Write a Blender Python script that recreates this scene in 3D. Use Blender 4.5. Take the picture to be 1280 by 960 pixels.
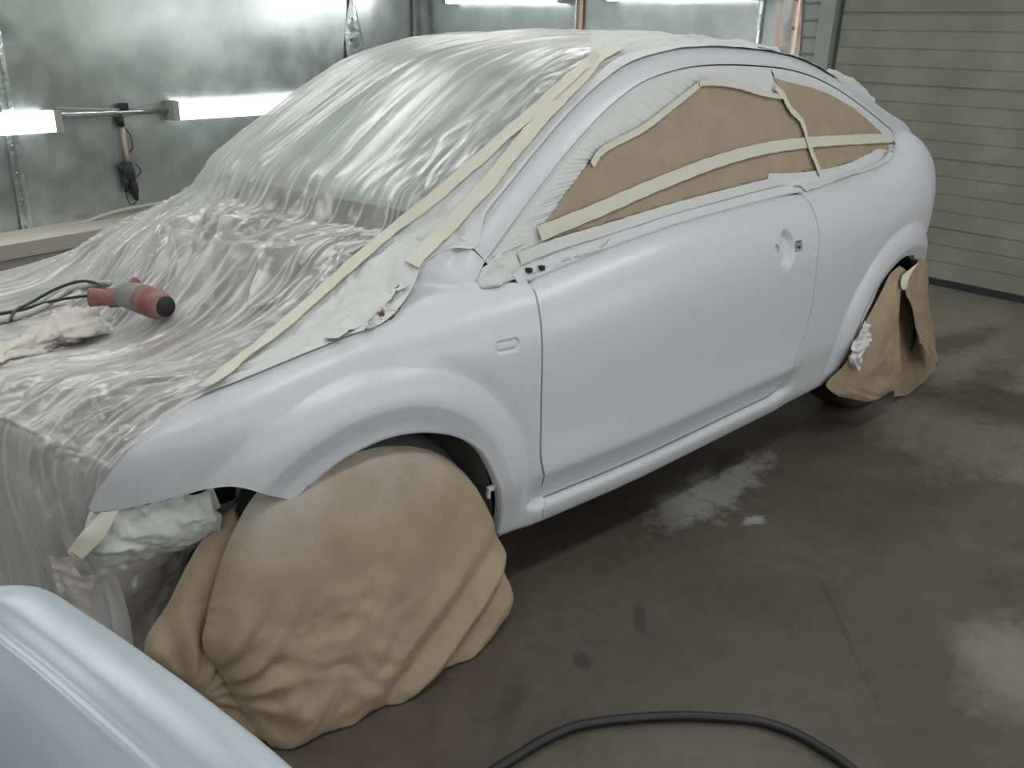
import bpy, bmesh, math, random
import numpy as np
from mathutils import Vector, Matrix
from mathutils.geometry import delaunay_2d_cdt
from mathutils import noise as mnoise

random.seed(4); RNG = np.random.default_rng(7)
for _o in list(bpy.data.objects): bpy.data.objects.remove(_o)
SC = bpy.context.scene; COL = SC.collection

# ------------------------------------------------------------------ camera
CAM = np.array([-1.07395712, -2.40096489, 1.49584892])
YAW, PITCH, ROLL, FPX = 0.807791359, 0.370699206, 0.0328509761, 1105.35672
def cam_axes():
    f = np.array([math.cos(YAW)*math.cos(PITCH), math.sin(YAW)*math.cos(PITCH), -math.sin(PITCH)])
    r = np.cross(f, [0, 0, 1]); r /= np.linalg.norm(r); u = np.cross(r, f)
    c, s = math.cos(ROLL), math.sin(ROLL)
    return c*r+s*u, -s*r+c*u, f
AX = cam_axes()
cd = bpy.data.cameras.new('camera'); co = bpy.data.objects.new('camera', cd); COL.objects.link(co)
cd.sensor_width = 36; cd.lens = FPX/1280*36; cd.clip_start = .02
m3 = Matrix((AX[0], AX[1], -AX[2])).transposed()
co.matrix_world = Matrix.Translation(CAM) @ m3.to_4x4()
SC.camera = co
SC.view_settings.view_transform = 'Standard'; SC.view_settings.look = 'None'
SC.view_settings.gamma = 1; SC.view_settings.use_curve_mapping = False
SC.view_settings.exposure = 0.0
W = bpy.data.worlds.new('booth_air'); SC.world = W; W.use_nodes = True
W.node_tree.nodes['Background'].inputs[0].default_value = (.75, .8, .82, 1)
W.node_tree.nodes['Background'].inputs[1].default_value = .05
LIGHT_COL = (1.0, .995, .985)
TUBE_W = 9.5       # ceiling fixture, watts each
SIDE_W = 3.2
WALL_W = 5.0        # wall fixture

# ------------------------------------------------------------------ helpers
def mat(name, col=(.8, .8, .8), rough=.5, metal=0, coat=0, spec=.5, bump=None, emis=None, trans=0, build=None):
    m = bpy.data.materials.new(name); m.use_nodes = True
    nt = m.node_tree; b = nt.nodes['Principled BSDF']
    b.inputs['Base Color'].default_value = (*col, 1); b.inputs['Roughness'].default_value = rough
    b.inputs['Metallic'].default_value = metal; b.inputs['Coat Weight'].default_value = coat
    b.inputs['Specular IOR Level'].default_value = spec; b.inputs['Transmission Weight'].default_value = trans
    if emis: b.inputs['Emission Color'].default_value = (*emis[0], 1); b.inputs['Emission Strength'].default_value = emis[1]
    if bump:
        for k, (sc, st, di, det) in enumerate(bump):
            add_bump(nt, b, sc, st, di, det)
    if build: build(nt, b)
    return m
def N(nt, t, **kw):
    n = nt.nodes.new(t)
    for k, v in kw.items():
        if k in n.inputs: n.inputs[k].default_value = v
        else: setattr(n, k, v)
    return n
def coords(nt, scale=(1, 1, 1), rot=(0, 0, 0)):
    tc = N(nt, 'ShaderNodeTexCoord'); mp = N(nt, 'ShaderNodeMapping')
    mp.inputs['Scale'].default_value = scale; mp.inputs['Rotation'].default_value = rot
    nt.links.new(tc.outputs['Object'], mp.inputs['Vector']); return mp.outputs['Vector']
def noise(nt, vec, scale, detail=3, rough=.5, dist=0):
    n = N(nt, 'ShaderNodeTexNoise'); n.inputs['Scale'].default_value = scale; n.inputs['Detail'].default_value = detail
    n.inputs['Roughness'].default_value = rough; n.inputs['Distortion'].default_value = dist
    nt.links.new(vec, n.inputs['Vector']); return n.outputs['Fac']
def ramp(nt, fac, stops):
    r = N(nt, 'ShaderNodeValToRGB'); e = r.color_ramp.elements
    while len(e) < len(stops): e.new(.5)
    for el, (p, c) in zip(e, stops): el.position = p; el.color = (*c, 1) if len(c) == 3 else c
    nt.links.new(fac, r.inputs[0]); return r.outputs[0]
def mix(nt, fac, a, b, mode='MIX'):
    m = N(nt, 'ShaderNodeMix', data_type='RGBA', blend_type=mode)
    for s, v in ((m.inputs[0], fac), (m.inputs[6], a), (m.inputs[7], b)):
        if hasattr(v, 'links') or hasattr(v, 'is_linked'): nt.links.new(v, s)
        else: s.default_value = v if isinstance(v, (int, float)) else (*v, 1)
    return m.outputs[2]
def add_bump(nt, b, sc, st, di, det=4, vec=None, height=None):
    bp = N(nt, 'ShaderNodeBump'); bp.inputs['Strength'].default_value = st; bp.inputs['Distance'].default_value = di
    if height is None: height = noise(nt, vec or coords(nt), sc, det)
    nt.links.new(height, bp.inputs['Height'])
    if b.inputs['Normal'].is_linked: nt.links.new(b.inputs['Normal'].links[0].from_socket, bp.inputs['Normal'])
    nt.links.new(bp.outputs[0], b.inputs['Normal'])

def obj(name, V, F, m, parent=None, smooth=True, label=None, cat=None, group=None, kind=None):
    me = bpy.data.meshes.new(name)
    me.from_pydata([tuple(map(float, v)) for v in V], [], [tuple(int(i) for i in f) for f in F]); me.validate()
    me.materials.append(m)
    if smooth: me.polygons.foreach_set('use_smooth', [True]*len(me.polygons))
    o = bpy.data.objects.new(name, me); COL.objects.link(o)
    if parent: o.parent = parent
    tag(o, label, cat, group, kind); return o
def tag(o, label=None, cat=None, group=None, kind=None):
    if label: o['label'] = label
    if cat: o['category'] = cat
    if group: o['group'] = group
    if kind: o['kind'] = kind
    return o
def thing(name, label, cat, loc=(0, 0, 0), group=None):
    o = bpy.data.objects.new(name, None); COL.objects.link(o); o.location = loc; o.empty_display_size = .1
    return tag(o, label, cat, group)
def rel(V, parent): # geometry is written in world coordinates; parent empties sit at loc
    return [tuple(np.array(v)-np.array(parent.location)) for v in V]
def part(name, V, F, m, parent, smooth=True, label=None):
    root = parent; off = np.zeros(3)
    while root is not None: off += np.array(root.location); root = root.parent
    return obj(name, [tuple(np.array(v, float)-off) for v in V], F, m, parent, smooth, label)
class MB:
    def __init__(s): s.V = []; s.F = []
    def add(s, V, F):
        n = len(s.V); s.V += [tuple(v) for v in V]; s.F += [tuple(i+n for i in f) for f in F]; return s
    def box(s, c, d, rz=0, M=None, bev=0):
        x, y, z = [q/2 for q in d]
        bm = bmesh.new(); bmesh.ops.create_cube(bm, size=1)
        for v in bm.verts: v.co = Vector((v.co.x*d[0], v.co.y*d[1], v.co.z*d[2]))
        if bev: bmesh.ops.bevel(bm, geom=bm.edges[:], offset=bev, segments=2, affect='EDGES', profile=.7)
        T = Matrix.Translation(c) @ (M if M else Matrix.Rotation(rz, 4, 'Z'))
        bm.verts.index_update()
        V = [tuple(T @ v.co) for v in bm.verts]; F = [tuple(v.index for v in f.verts) for f in bm.faces]; bm.free()
        return s.add(V, F)
    def tube(s, pts, r, n=10, cap=True):
        P = np.array(pts, float); R = np.broadcast_to(np.array(r, float), (len(P),))
        T = np.gradient(P, axis=0); T /= np.linalg.norm(T, axis=1)[:, None]+1e-12
        up = np.array([0, 0, 1.]) if abs(T[0][2]) < .9 else np.array([1., 0, 0])
        a = np.cross(T[0], up); a /= np.linalg.norm(a); V = []; F = []
        for i, (p, t) in enumerate(zip(P, T)):
            a = a-t*np.dot(a, t); a /= np.linalg.norm(a); b = np.cross(t, a)
            for k in range(n):
                th = 2*math.pi*k/n; V.append(p+R[i]*(a*math.cos(th)+b*math.sin(th)))
        for i in range(len(P)-1):
            for k in range(n): F.append((i*n+k, i*n+(k+1) % n, (i+1)*n+(k+1) % n, (i+1)*n+k))
        if cap: F.append(tuple(range(n-1, -1, -1))); F.append(tuple((len(P)-1)*n+k for k in range(n)))
        return s.add(V, F)
    def lathe(s, prof, c, axis='Y', n=32): # prof: (r, h)
        V = []; F = []
        for r, h in prof:
            for k in range(n):
                t = 2*math.pi*k/n; a, b = r*math.cos(t), r*math.sin(t)
                V.append({'Y': (c[0]+a, c[1]+h, c[2]+b), 'Z': (c[0]+a, c[1]+b, c[2]+h), 'X': (c[0]+h, c[1]+a, c[2]+b)}[axis])
        for i in range(len(prof)-1):
            for k in range(n): F.append((i*n+k, i*n+(k+1) % n, (i+1)*n+(k+1) % n, (i+1)*n+k))
        return s.add(V, F)
def spl(pts, n):
    """Catmull-Rom through pts, n samples."""
    P = np.array(pts, float); k = len(P)
    if k == 2: return P[0]+(P[1]-P[0])*np.linspace(0, 1, n)[:, None]
    d = np.r_[0, np.cumsum(np.linalg.norm(np.diff(P, axis=0), axis=1)**.5)]
    return np.stack([pch(d, P[:, j])(np.linspace(0, d[-1], n)) for j in range(P.shape[1])], 1) if False else _cr(P, d, n)
def _cr(P, d, n):
    m = np.zeros_like(P); h = np.diff(d)[:, None]; s = np.diff(P, axis=0)/h
    m[1:-1] = (s[:-1]*h[1:]+s[1:]*h[:-1])/(h[1:]+h[:-1]); m[0] = s[0]; m[-1] = s[-1]
    t = np.linspace(0, d[-1], n); i = np.clip(np.searchsorted(d, t, side='right')-1, 0, len(P)-2)
    hh = h[i]; u = ((t-d[i])[:, None])/hh
    return ((2*u**3-3*u**2+1)*P[i]+(u**3-2*u**2+u)*hh*m[i]+(-2*u**3+3*u**2)*P[i+1]+(u**3-u**2)*hh*m[i+1])
def pch(xs, ys):
    xs = np.array(xs, float); ys = np.array(ys, float); h = np.diff(xs); dl = np.diff(ys)/h; m = np.zeros(len(xs))
    for i in range(1, len(xs)-1):
        if dl[i-1]*dl[i] > 0:
            w1, w2 = 2*h[i]+h[i-1], h[i]+2*h[i-1]; m[i] = (w1+w2)/(w1/dl[i-1]+w2/dl[i])
    m[0], m[-1] = dl[0], dl[-1]
    def f(x):
        x = np.asarray(x, float); xc = np.clip(x, xs[0], xs[-1]); i = np.clip(np.searchsorted(xs, xc, side='right')-1, 0, len(xs)-2)
        u = (xc-xs[i])/h[i]; hh = h[i]
        r = (2*u**3-3*u**2+1)*ys[i]+(u**3-2*u**2+u)*hh*m[i]+(-2*u**3+3*u**2)*ys[i+1]+(u**3-u**2)*hh*m[i+1]
        return r+np.where(x < xs[0], (x-xs[0])*m[0], 0)+np.where(x > xs[-1], (x-xs[-1])*m[-1], 0)
    return f
def S(t): t = np.clip(t, 0, 1); return t*t*(3-2*t)

# value noise (numpy), 2-D, smooth
_T = RNG.random((256, 256))*2-1
def vn(x, y):
    x = np.asarray(x, float); y = np.asarray(y, float); xi = np.floor(x).astype(int); yi = np.floor(y).astype(int)
    u = x-xi; v = y-yi; u = u*u*u*(u*(u*6-15)+10); v = v*v*v*(v*(v*6-15)+10)
    g = lambda a, b: _T[(a & 255), (b & 255)]
    return (g(xi, yi)*(1-u)+g(xi+1, yi)*u)*(1-v)+(g(xi, yi+1)*(1-u)+g(xi+1, yi+1)*u)*v
def fbm(x, y, o=4):
    r = 0; a = 1
    for k in range(o): r = r+a*vn(x*2**k+17*k, y*2**k+31*k); a *= .5
    return r
def lin(x, y):
    xi = np.floor(x).astype(int); yi = np.floor(y).astype(int); u = x-xi; v = y-yi; g = lambda a, b: _T[(a & 255), (b & 255)]
    A = g(xi, yi); B = g(xi+1, yi); C_ = g(xi, yi+1); D_ = g(xi+1, yi+1)
    return np.where(u+v < 1, A+(B-A)*u+(C_-A)*v, D_+(C_-D_)*(1-u)+(B-D_)*(1-v))
def crumple(x, y, o=3):
    """faceted creases, like crushed paper"""
    x = np.asarray(x, float); y = np.asarray(y, float); r = 0; a = 1
    for k in range(o):
        th = .6+1.1*k; c, s_ = math.cos(th), math.sin(th); X = (x*c-y*s_)*1.7**k+13*k; Y = (x*s_+y*c)*1.7**k+29*k
        wx = X+.5*vn(X*.7+5, Y*.7); wy = Y+.5*vn(X*.7, Y*.7+9)
        r = r+a*(np.abs(lin(wx, wy))*2-.7); a *= .6
    return r
def ridge(x, y, o=3):
    r = 0; a = 1
    for k in range(o): r = r+a*(1-2*np.abs(vn(x*2**k+57*k, y*2**k+11*k)))**2; a *= .5
    return r

# ------------------------------------------------------------------ measured rays
def ray(u, w):
    d = ((u-640)/FPX)*AX[0]-((w-480)/FPX)*AX[1]+AX[2]; return d
def plane_z(u, w, z):
    d = ray(u, w); return CAM+(z-CAM[2])/d[2]*d
def plane_y(u, w, y):
    d = ray(u, w); return CAM+(y-CAM[1])/d[1]*d
def plane_x(u, w, x):
    d = ray(u, w); return CAM+(x-CAM[0])/d[0]*d
def plane(u, w, p0, n):
    d = ray(u, w); n = np.array(n, float); return CAM+np.dot(np.array(p0)-CAM, n)/np.dot(d, n)*d
def proj(p):
    q = np.array(p)-CAM; z = q@AX[2]; return 640+FPX*(q@AX[0])/z, 480-FPX*(q@AX[1])/z

# ------------------------------------------------------------------ car body surface: left half width as a function of x (rearwards) and z
ARF = (-.026, .3075, .357); ARR = (2.62, .335, .372)
_W = pch([-.78, -.70, -.6, -.45, -.3, -.1, .2, .5, 1.0, 1.8, 2.3, 2.64, 2.9, 3.05, 3.2, 3.3, 3.36, 3.40], [.44, .56, .685, .780, .833, .858, .868, .888, .905, .903, .895, .885, .862, .83, .765, .66, .53, .36])
_XR = pch([.15, .35, .6, .85, .95, 1.05, 1.15, 1.3, 1.42, 1.5], [3.19, 3.23, 3.23, 3.25, 3.255, 3.25, 3.23, 3.15, 3.0, 2.85])
_D = pch([-.8, -.7, -.6, -.4, -.2, 0, .2, .347, .398, .594, .724, .867, .996, 1.129, 1.283, 1.414, 1.595, 1.802, 1.96, 2.126, 2.275, 2.431, 2.598, 2.747, 2.85, 3.0, 3.15, 3.3, 3.4],
         [.58, .66, .715, .785, .835, .87, .895, .917, .97, 1.107, 1.192, 1.277, 1.341, 1.392, 1.423, 1.438, 1.444, 1.440, 1.431, 1.410, 1.376, 1.329, 1.268, 1.212, 1.190, 1.165, 1.12, 1.03, .95])
_ZB = pch([-.8, -.7, -.6, -.4, -.2, 0, .2, .35, .51, .65, .85, 1.18, 1.53, 1.82, 2.2, 2.5, 2.75, 3.0, 3.2, 3.4], [.58, .66, .715, .785, .835, .87, .89, .90, .913, .935, .965, .998, 1.017, 1.029, 1.037, 1.06, 1.10, 1.15, 1.12, 1.0])
_LPD = pch([.13, .19, .205, .23, .262, .278, .284, .297, .362, .385, .50, .60], [-.16, -.062, -.040, -.024, -.016, -.022, -.040, -.036, -.007, .003, -.002, 0])
_LPF = pch([.13, .19, .205, .23, .30, .42, .60], [-.16, -.068, -.050, -.038, -.026, -.008, 0])
_TL = pch([.6, .9, 1.6, 2.3, 3], [0, .003, .020, .034, .05])
def F(x, z, dents=True):
    x = np.asarray(x, float); z = np.asarray(z, float)
    xs = x+(3.40-_XR(z))*S((x-2.2)/1.0)
    w = _W(xs)
    zl = z-_TL(x); m = S((x-.46)/.05)*(1-S((x-1.74)/.16))
    low = _LPD(zl)*m+_LPF(zl)*(1-m)
    zt = _ZB(x)+.035; q = (z-.62)/(zt-.62); qc = np.clip(q, 0, .9999)
    up = .25*(1-np.sqrt(1-qc**4))+np.maximum(q-1, 0)*3
    L = w+low-up
    # arch flares
    for (cx, cz, r), A, r1, r2 in ((ARF, .030, .408, .492), (ARR, .024, .418, .505)):
        d = np.hypot(x-cx, z-cz); lo = S((z-.20)/.22); u = np.clip((d-r1)/(r2-r1), 0, 1)
        hh = np.where(d < r1, A-.015*np.clip((r1-d)/(r1-r), 0, 1), A*(1-u**2.0))
        L = L+lo*hh-.004*lo*np.exp(-((d-r2-.01)/.025)**2)
    # soft hollow between front flare and headlamp edge
    G = .80-.38*(z-.93)-.045*((x-1.5)/1.2)**2-.22*S((.33-x)/.36)-.03*S((x-2.75)/.5)-3*np.maximum(_ZB(x)-.035-z, 0)
    k = .014; h = np.clip(.5+.5*(L-G)/k, 0, 1); y = L*h+G*(1-h)+k*h*(1-h)
    # rounding over the pillar / roof rail
    sl = (_D(x+.02)-_D(x-.02))/.04; dd = (z-_D(x))/np.sqrt(1+sl**2)
    wd = S((x-.22)/.2)*(1-S((x-2.85)/.3)); R = .075
    a = np.clip(dd+.012, 0, R*.985); y = y-wd*(R-np.sqrt(R*R-a*a))
    if dents:
        # handle bowl, repeater recess
        e = ((x-HX)/.052)**2+((z-HZ)/.068)**2; y = y-.024*(1-S((np.sqrt(e)-.55)/.5))
        ca, sa = math.cos(.0), math.sin(.0)
        du = (x-RX); dv = z-RZ
        rr = np.hypot(np.maximum(np.abs(du)-.022, 0), dv); y = y-.006*(1-S((rr-.013)/.006))+.0035*(1-S((rr-.006)/.004))
    return y
HX, HZ, RX, RZ = 1.62, .86, .33, .79
def hitF(u, w, off=0.0, f=None):
    f = f or (lambda x, z: F(x, z, False))
    d = ray(u, w); t = np.arange(.8, 8, .01); p = CAM+t[:, None]*d
    g = -p[:, 1]-off-f(p[:, 0], p[:, 2])
    ok = np.where((g[:-1] > 0) & (g[1:] <= 0) & (p[:-1, 0] > -.8) & (p[:-1, 0] < 3.4))[0]
    if len(ok) == 0: return None
    a, b = t[ok[0]], t[ok[0]+1]
    for _ in range(30):
        m = (a+b)/2; q = CAM+m*d
        if -q[1]-off-float(f(q[0], q[2])) > 0: a = m
        else: b = m
    return CAM+a*d
def hxz(px, off=0.0):
    r = []
    for p in px:
        h = hitF(*p, off)
        if h is None: print('MISS', p); continue
        r.append((h[0], h[2]))
    return r
_h = hitF(985, 312); HX, HZ = _h[0], _h[2]
_h = hitF(635, 433); RX, RZ = _h[0], _h[2]
print('handle', HX, HZ, 'rep', RX, RZ)
def normF(x, z):
    e = .003; fx = (F(x+e, z)-F(x-e, z))/(2*e); fz = (F(x, z+e)-F(x, z-e))/(2*e)
    n = np.stack([-fx, -np.ones_like(fx), -fz], -1); return n/np.linalg.norm(n, axis=-1)[..., None]*1.0
def inpoly(P, poly):
    x, z = P[:, 0], P[:, 1]; c = np.zeros(len(P), bool); n = len(poly)
    for i in range(n):
        x1, z1 = poly[i]; x2, z2 = poly[i-1]
        k = (z1 > z) != (z2 > z)
        with np.errstate(divide='ignore', invalid='ignore'): xi = (x2-x1)*(z-z1)/(z2-z1)+x1
        c ^= k & (x < xi)
    return c
def densify(poly, step=.012, closed=True):
    out = []; n = len(poly)
    for i in range(n if closed else n-1):
        a = np.array(poly[i]); b = np.array(poly[(i+1) % n]); k = max(1, int(np.ceil(np.linalg.norm(b-a)/step)))
        for j in range(k): out.append(tuple(a+(b-a)*j/k))
    if not closed: out.append(tuple(poly[-1]))
    return out
def shrink(poly, d):
    """move a closed polygon inwards by d"""
    P = np.array(poly); A = 0.5*np.sum(P[:, 0]*np.roll(P[:, 1], -1)-np.roll(P[:, 0], -1)*P[:, 1])
    t = np.roll(P, -1, 0)-np.roll(P, 1, 0); t /= np.linalg.norm(t, axis=1)[:, None]+1e-9
    n = np.stack([-t[:, 1], t[:, 0]], 1)*(1 if A > 0 else -1)
    return [tuple(q) for q in P+n*d]
def panel_mesh(poly, f, step=.02, flange=.018, off=0., extra=None, holes=()):
    """triangulated patch of the half-width surface f inside poly (x,z), edges folded inwards"""
    P = np.array(poly); x0, z0 = P.min(0); x1, z1 = P.max(0)
    xs = np.arange(x0, x1, step); zs = np.arange(z0, z1, step*.75)
    g = np.array([(x+(.5*step if j % 2 else 0), z) for j, z in enumerate(zs) for x in xs])
    if extra is not None: g = np.vstack([g]+[np.array(e) for e in extra])
    k = inpoly(g, poly)
    # keep clear of outline
    B = P
    dmin = np.full(len(g), 9.)
    for s in range(0, len(B), 200): dmin = np.minimum(dmin, np.sqrt(((g[:, None, :]-B[None, s:s+200])**2).sum(-1)).min(1))
    k &= dmin > .006
    for hp in holes: k &= ~inpoly(g, hp)
    g = g[k]; verts = [Vector(p) for p in poly]; nb = len(poly)
    edges = [(i, (i+1) % nb) for i in range(nb)]
    for hp in holes:
        b = len(verts); verts += [Vector(p) for p in hp]; edges += [(b+i, b+(i+1) % len(hp)) for i in range(len(hp))]
    verts += [Vector(p) for p in g]
    vs, es, fs, *_ = delaunay_2d_cdt(verts, edges, [], 0, 1e-6)
    vs = np.array([tuple(v) for v in vs]); cen = np.array([vs[list(f_)].mean(0) for f_ in fs]); kk = inpoly(cen, poly)
    for hp in holes: kk &= ~inpoly(cen, hp)
    fs = [tuple(f_) for f_, q in zip(fs, kk) if q]
    V = np.stack([vs[:, 0], -(f(vs[:, 0], vs[:, 1])+off), vs[:, 1]], 1)
    out = []
    for a in fs:
        p, q, r = V[a[0]], V[a[1]], V[a[2]]
        out.append(a if np.cross(q-p, r-p)[1] < 0 else a[::-1])
    V = [tuple(v) for v in V]
    if flange:
        cnt = {}
        for a in out:
            for i in range(3): cnt[(a[i], a[(i+1) % 3])] = 1
        new = {}
        for (a, b) in list(cnt):
            if (b, a) not in cnt:
                for q in (a, b):
                    if q not in new: new[q] = len(V); p = V[q]; V.append((p[0], p[1]+flange, p[2]))
                out.append((b, a, new[a], new[b]))
    used = sorted({i for f_ in out for i in f_}); mp = {o: i for i, o in enumerate(used)}
    return [V[i] for i in used], [tuple(mp[i] for i in f_) for f_ in out]
def crease_split(o, ang=50):
    bm = bmesh.new(); bm.from_mesh(o.data)
    es = [e for e in bm.edges if len(e.link_faces) == 2 and e.calc_face_angle(0) > math.radians(ang)]
    bmesh.ops.split_edges(bm, edges=es); bm.to_mesh(o.data); bm.free()
def mirror(V, F_): return [(v[0], -v[1], v[2]) for v in V], [f[::-1] for f in F_]
def gridF(nu, nv, wrap=False):
    return [(i*nv+j, i*nv+j+1, (i+1)*nv+j+1, (i+1)*nv+j) for i in range(nu-1) for j in range(nv-1)]

# ------------------------------------------------------------------ materials
def _metal(nt, b):
    v = coords(nt); big = noise(nt, v, .9, 1, .5, 0); sp = noise(nt, v, 6, 4)
    nt.links.new(ramp(nt, sp, [(.3, (.50, .54, .53)), (.7, (.64, .68, .67))]), b.inputs['Base Color'])
    nt.links.new(ramp(nt, sp, [(.3, (.30,)*3), (.75, (.42,)*3)]), b.inputs['Roughness'])
    add_bump(nt, b, 0, .8, .10, height=big)
M_METAL = mat('galvanised_sheet', metal=.84, build=_metal)
M_STRIP = mat('bright_metal_strip', (.75, .78, .78), .25, .95, bump=[(9, .5, .02, 2)])
M_ORANGE_REFLECT = mat('silver_sheet_painted_reflection', (.80, .62, .54), .30, .85, bump=[(3, .6, .05, 2)], build=lambda nt, b: nt.links.new(ramp(nt, noise(nt, coords(nt, (1, 9, 1)), 1.6, 2), [(.40, (.70, .72, .72)), (.6, (.78, .56, .45))]), b.inputs['Base Color']))  # silver sheet; the orange reflection on it is painted into the base colour
def _slat(nt, b):
    v = coords(nt); s = noise(nt, v, 3, 5, .6)
    nt.links.new(ramp(nt, s, [(.3, (.235, .235, .19)), (.55, (.285, .285, .235)), (.8, (.36, .36, .31))]), b.inputs['Base Color'])
M_SLAT = mat('dusty_door_panel', rough=.55, build=_slat)
M_POST = mat('grey_green_post', (.37, .38, .33), .5, bump=[(30, .1, .01, 3)])
M_WHITEWALL = mat('painted_wall', (.62, .64, .62), .7, bump=[(20, .1, .01, 3)])
PALE, CHALK, DARK_MARK = (.25, .235, .195), (.34, .34, .33), (.042, .038, .033)
SPOTS = [((905, 602), .34, .12, .2, CHALK, .75, .25), ((850, 632), .25, .10, .3, CHALK, .45, .3), ((944, 650), .05, .03, 0, CHALK, .9, .2), ((905, 577), .16, .05, .3, DARK_MARK, .8, .3),
    ((1215, 400), .55, .28, .2, PALE, .8, .4), ((1250, 470), .5, .30, .4, PALE, .8, .4), ((1215, 545), .45, .35, .5, PALE, .75, .4), ((1130, 520), .35, .20, .3, PALE, .6, .5), ((1265, 840), .22, .14, .6, PALE, .8, .4),
    ((1195, 428), .55, .12, -.1, DARK_MARK, .6, .4), ((1235, 478), .60, .14, .1, DARK_MARK, .6, .4), ((1262, 505), .25, .2, .1, DARK_MARK, .7, .4), ((1030, 560), .9, .5, .2, DARK_MARK, .35, .8),
    ((728, 824), .05, .025, .9, DARK_MARK, .9, .2), ((800, 775), .09, .02, .7, DARK_MARK, .8, .3), ((640, 878), .10, .04, .6, DARK_MARK, .7, .4), ((1060, 800), .30, .008, .75, DARK_MARK, .6, .3), ((1200, 905), .4, .3, .5, DARK_MARK, .4, .8)]
def _floor(nt, b):
    v = coords(nt); n1 = noise(nt, v, 1.1, 5, .6, .6); n2 = noise(nt, v, 14, 6, .65); n3 = noise(nt, v, .75, 7, .62, .35)
    base = ramp(nt, n1, [(.3, (.070, .059, .047)), (.55, (.100, .087, .071)), (.75, (.14, .124, .102))])
    fine = ramp(nt, n2, [(.25, (.72, .72, .72)), (.5, (1, 1, 1)), (.8, (1.15, 1.13, 1.08))])
    c = mix(nt, 1.0, base, fine, 'MULTIPLY')
    # pale worn patches towards the garage door
    sx = N(nt, 'ShaderNodeSeparateXYZ'); nt.links.new(v, sx.inputs[0])
    mr = N(nt, 'ShaderNodeMapRange'); mr.inputs[1].default_value = 1.2; mr.inputs[2].default_value = 4.6
    mr.inputs[3].default_value = -.22; mr.inputs[4].default_value = .10; nt.links.new(sx.outputs[0], mr.inputs[0])
    ad = N(nt, 'ShaderNodeMath', operation='ADD'); nt.links.new(n3, ad.inputs[0]); nt.links.new(mr.outputs[0], ad.inputs[1])
    pat = ramp(nt, ad.outputs[0], [(.47, (0, 0, 0)), (.53, (1, 1, 1))])
    pale = ramp(nt, n2, [(.3, (.17, .158, .13)), (.7, (.235, .22, .185))])
    c = mix(nt, pat, c, pale)
    # spills, chalky marks, scuffs and broad dark patches with places of their own
    nz = noise(nt, v, 5, 5, .65); nz2 = noise(nt, v, 22, 4, .6)
    for (px, rx, ry, rot, colr, amt, hard) in SPOTS:
        p = plane_z(px[0], px[1], 0); mp = N(nt, 'ShaderNodeMapping'); mp.vector_type = 'TEXTURE'
        mp.inputs['Location'].default_value = (p[0], p[1], 0); mp.inputs['Rotation'].default_value = (0, 0, rot); mp.inputs['Scale'].default_value = (rx, ry, 1)
        nt.links.new(v, mp.inputs['Vector']); ln_ = N(nt, 'ShaderNodeVectorMath', operation='LENGTH'); nt.links.new(mp.outputs[0], ln_.inputs[0])
        q = N(nt, 'ShaderNodeMath', operation='MULTIPLY_ADD'); nt.links.new(nz, q.inputs[0]); q.inputs[1].default_value = 2.6; nt.links.new(ln_.outputs['Value'], q.inputs[2])
        q2 = N(nt, 'ShaderNodeMath', operation='MULTIPLY_ADD'); nt.links.new(nz2, q2.inputs[0]); q2.inputs[1].default_value = 1.3; nt.links.new(q.outputs[0], q2.inputs[2])
        f = ramp(nt, q2.outputs[0], [(0, (1, 1, 1))]*0+[(0.0, (amt,)*3), (1, (0, 0, 0))])
        r_ = f.node.color_ramp; r_.elements[0].position = .9; r_.elements[1].position = 1.0
        mrn = N(nt, 'ShaderNodeMapRange'); mrn.inputs[1].default_value = 2.75-hard; mrn.inputs[2].default_value = 2.75+hard; mrn.inputs[3].default_value = amt; mrn.inputs[4].default_value = 0
        nt.links.new(q2.outputs[0], mrn.inputs[0]); c = mix(nt, mrn.outputs[0], c, colr)
    nt.links.new(c, b.inputs['Base Color'])
    nt.links.new(ramp(nt, n1, [(.3, (.38,)*3), (.7, (.6,)*3)]), b.inputs['Roughness'])
    add_bump(nt, b, 0, .35, .004, height=n2)
M_FLOOR = mat('stained_concrete', rough=.5, build=_floor)
def _paint(nt, b):
    v = coords(nt); s = noise(nt, v, 260, 2)
    add_bump(nt, b, 0, .03, .001, height=s)
M_PAINT = mat('white_base_coat', (.60, .61, .64), .30, spec=.5, build=_paint)
M_PRIMER = mat('overspray_white', (.60, .61, .63), .65, bump=[(60, .2, .004, 4)])
M_DARK = mat('underbody_black', (.018, .018, .020), .8)
M_LINER = mat('wheel_well_grey', (.10, .105, .10), .75, bump=[(25, .5, .01, 4)])
M_RUBBER = mat('tyre_rubber', (.03, .03, .03), .8, bump=[(60, .3, .004, 3)])
M_STEEL = mat('dull_steel', (.30, .31, .31), .45, .8, bump=[(40, .2, .003, 3)])
def crease(nt, v, sc):
    n = noise(nt, v, sc, 2, .45, .3); a = N(nt, 'ShaderNodeMath', operation='SUBTRACT'); nt.links.new(n, a.inputs[0]); a.inputs[1].default_value = .5
    b_ = N(nt, 'ShaderNodeMath', operation='ABSOLUTE'); nt.links.new(a.outputs[0], b_.inputs[0]); c_ = N(nt, 'ShaderNodeMath', operation='MULTIPLY'); nt.links.new(b_.outputs[0], c_.inputs[0]); c_.inputs[1].default_value = 4; return c_.outputs[0]
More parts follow.
